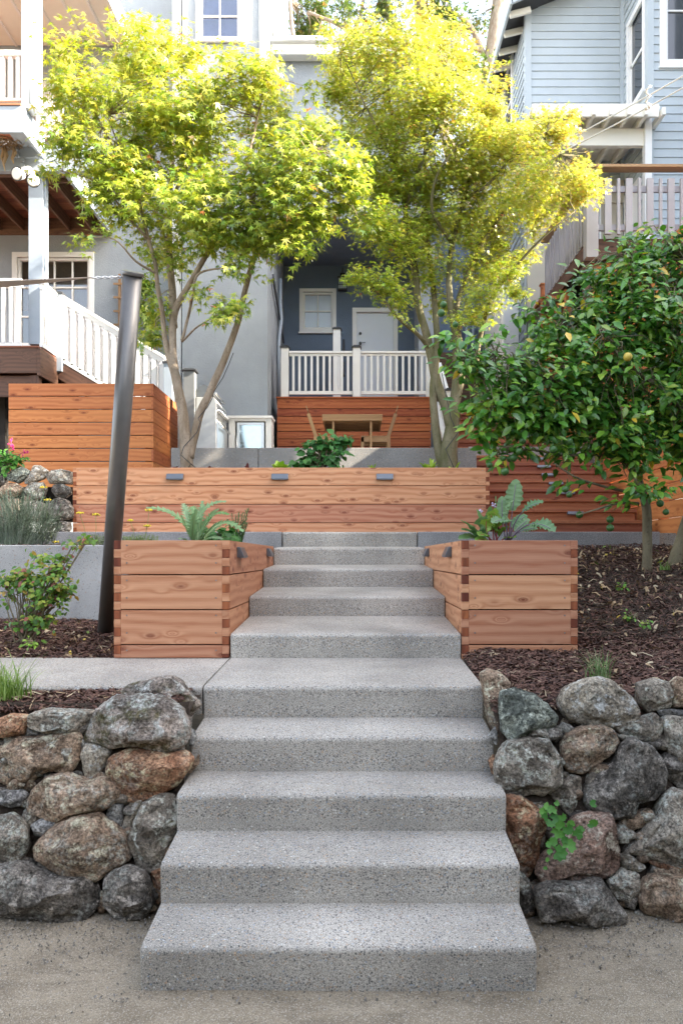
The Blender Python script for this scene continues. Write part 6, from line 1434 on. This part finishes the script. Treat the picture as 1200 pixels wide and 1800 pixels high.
# ================================================================ PERSON behind the trees
pr=thing('person',(PX(774,17.2),17.2,6.2),'person in a blue shirt and dark trousers standing behind the right maple stems','person')
WLp=Vector((PX(774,17.2),17.2,PZ(640,17.2))); pr.location=WLp; WL[pr.name]=WLp
sk_=dict(pelvis=(0,0,.93),waist=(0,0,1.08),chest=(0,.0,1.32),neck=(0,-.01,1.48),headb=(0,-.02,1.56),head=(0,-.02,1.68),
 shL=(-.18,0,1.41),elL=(-.25,.03,1.13),wrL=(-.22,-.12,.92),shR=(.18,0,1.41),elR=(.25,.02,1.12),wrR=(.24,-.12,.90),
 hipL=(-.10,0,.88),knL=(-.11,-.02,.49),anL=(-.11,.02,.08),toL=(-.11,-.14,.03),hipR=(.10,0,.88),knR=(.12,.0,.49),anR=(.13,.03,.08),toR=(.14,-.13,.03))
def skin(name,nodes,edges,rad,mat,parent,base,sub=2):
    ks=list(nodes); me=bpy.data.meshes.new(name); me.from_pydata([nodes[k] for k in ks],[(ks.index(a),ks.index(b)) for a,b in edges],[])
    o=bpy.data.objects.new(name,me); C.objects.link(o); o.modifiers.new('Skin','SKIN'); 
    sv=me.skin_vertices[0].data
    for i,k in enumerate(ks): sv[i].radius=(rad[k] if hasattr(rad[k],'__len__') else (rad[k],rad[k]))
    sv[0].use_root=True; s=o.modifiers.new('Sub','SUBSURF'); s.levels=s.render_levels=sub; me.materials.append(mat)
    o.parent=parent; o.location=(0,0,0); return o
m_skin=plain('skin',(.48,.29,.21),.5); m_blue=plain('blue shirt cloth',(.03,.06,.42),.8); m_jean=plain('dark trousers cloth',(.025,.03,.05),.85); m_hair=plain('dark hair',(.03,.02,.015),.6)
hand={}
E=[('pelvis','waist'),('waist','chest'),('chest','neck'),('neck','headb'),('headb','head'),('chest','shL'),('shL','elL'),('elL','wrL'),('chest','shR'),('shR','elR'),('elR','wrR'),('pelvis','hipL'),('hipL','knL'),('knL','anL'),('anL','toL'),('pelvis','hipR'),('hipR','knR'),('knR','anR'),('anR','toR')]
rad=dict(pelvis=(.15,.10),waist=(.13,.09),chest=(.16,.10),neck=.05,headb=.065,head=.095,shL=.055,elL=.04,wrL=.026,shR=.055,elR=.04,wrR=.026,hipL=.085,knL=.055,anL=.04,toL=.035,hipR=.085,knR=.055,anR=.04,toR=.035)
for s_,S in((-1,'L'),(1,'R')):
    w0=Vector(sk_['wr'+S]); sk_['pa'+S]=tuple(w0+Vector((0,-.02,-.06))); E.append(('wr'+S,'pa'+S)); rad['pa'+S]=(.034,.016)
    for f_i in range(4):
        k='f%d%s'%(f_i,S); sk_[k]=tuple(w0+Vector((-.027+.018*f_i,-.03,-.105))); sk_[k+'b']=tuple(w0+Vector((-.027+.018*f_i,-.055,-.15+.008*abs(f_i-1)))); E+= [('pa'+S,k),(k,k+'b')]; rad[k]=.009; rad[k+'b']=.007
    sk_['t'+S]=tuple(w0+Vector((-s_*.045,-.045,-.07))); E.append(('pa'+S,'t'+S)); rad['t'+S]=.009
bd=skin('body',sk_,E,rad,m_skin,pr,(0,0,0))
sh_={k:sk_[k] for k in('waist','chest','neck','shL','elL','shR','elR')}; sh_['hem']=(0,0,.90); sh_['neck']=(0,-.005,1.45)
sh2=dict(sh_); skin('shirt',{k:sh2[k] for k in('hem','waist','chest','neck','shL','elL','shR','elR')},[('hem','waist'),('waist','chest'),('chest','neck'),('chest','shL'),('shL','elL'),('chest','shR'),('shR','elR')],dict(hem=(.175,.125),waist=(.16,.115),chest=(.19,.125),neck=.06,shL=.075,elL=.06,shR=.075,elR=.06),m_blue,pr,0)
skin('trousers',{k:sk_[k] for k in('pelvis','hipL','knL','anL','hipR','knR','anR')},[('pelvis','hipL'),('hipL','knL'),('knL','anL'),('pelvis','hipR'),('hipR','knR'),('knR','anR')],dict(pelvis=(.17,.12),hipL=.105,knL=.075,anL=.06,hipR=.105,knR=.075,anR=.06),m_jean,pr,0)
m=M(); hc=WLp+Vector((0,.01,1.70)); m.sphere(hc,.112,18,12,sq=(.92,1.05,1.0)); 
m.v=[(x,max(y,hc.y-.05-(z-hc.z)*.6),z) if z<hc.z+.05 else (x,y,z) for x,y,z in m.v]; obj('hair',m,m_hair,pr)
m=M()
for sx_ in(-1,1):
    m.sphere(WLp+Vector((sx_*.033,-.108,1.685)),.012,8,6)
obj('eyes',m,m_black,pr)
m=M(); m.prism([(WLp.x-.013,WLp.z+1.635),(WLp.x+.013,WLp.z+1.635),(WLp.x,WLp.z+1.675)],'Y',WLp.y-.135,WLp.y-.10); obj('nose',m,m_skin,pr)
# ledge the person stands on, between deck and stair fence
fz=PZ(640,17.2)
m=M(); m.box(1.5,3.4,16.2,18.4,fz-.02,fz,0,0); m.box(1.5,3.4,16.2,16.24,fz-1.8,fz-.021,0,0); lw_=obj('platform',m,m_brown,dk)
m=M()
for i in range(12): m.box(1.62+i*.14,1.66+i*.14,16.25,16.29,fz,fz+.62 if i>3 else fz+.02,0,2,.5)
m.box(2.1,3.4,16.24,16.30,fz+.62,fz+.68,0,0); 
tag(obj('railing',m,m_greyblue),'blue grey rail glimpsed behind the right maple beside the person in blue','railing','white railings')
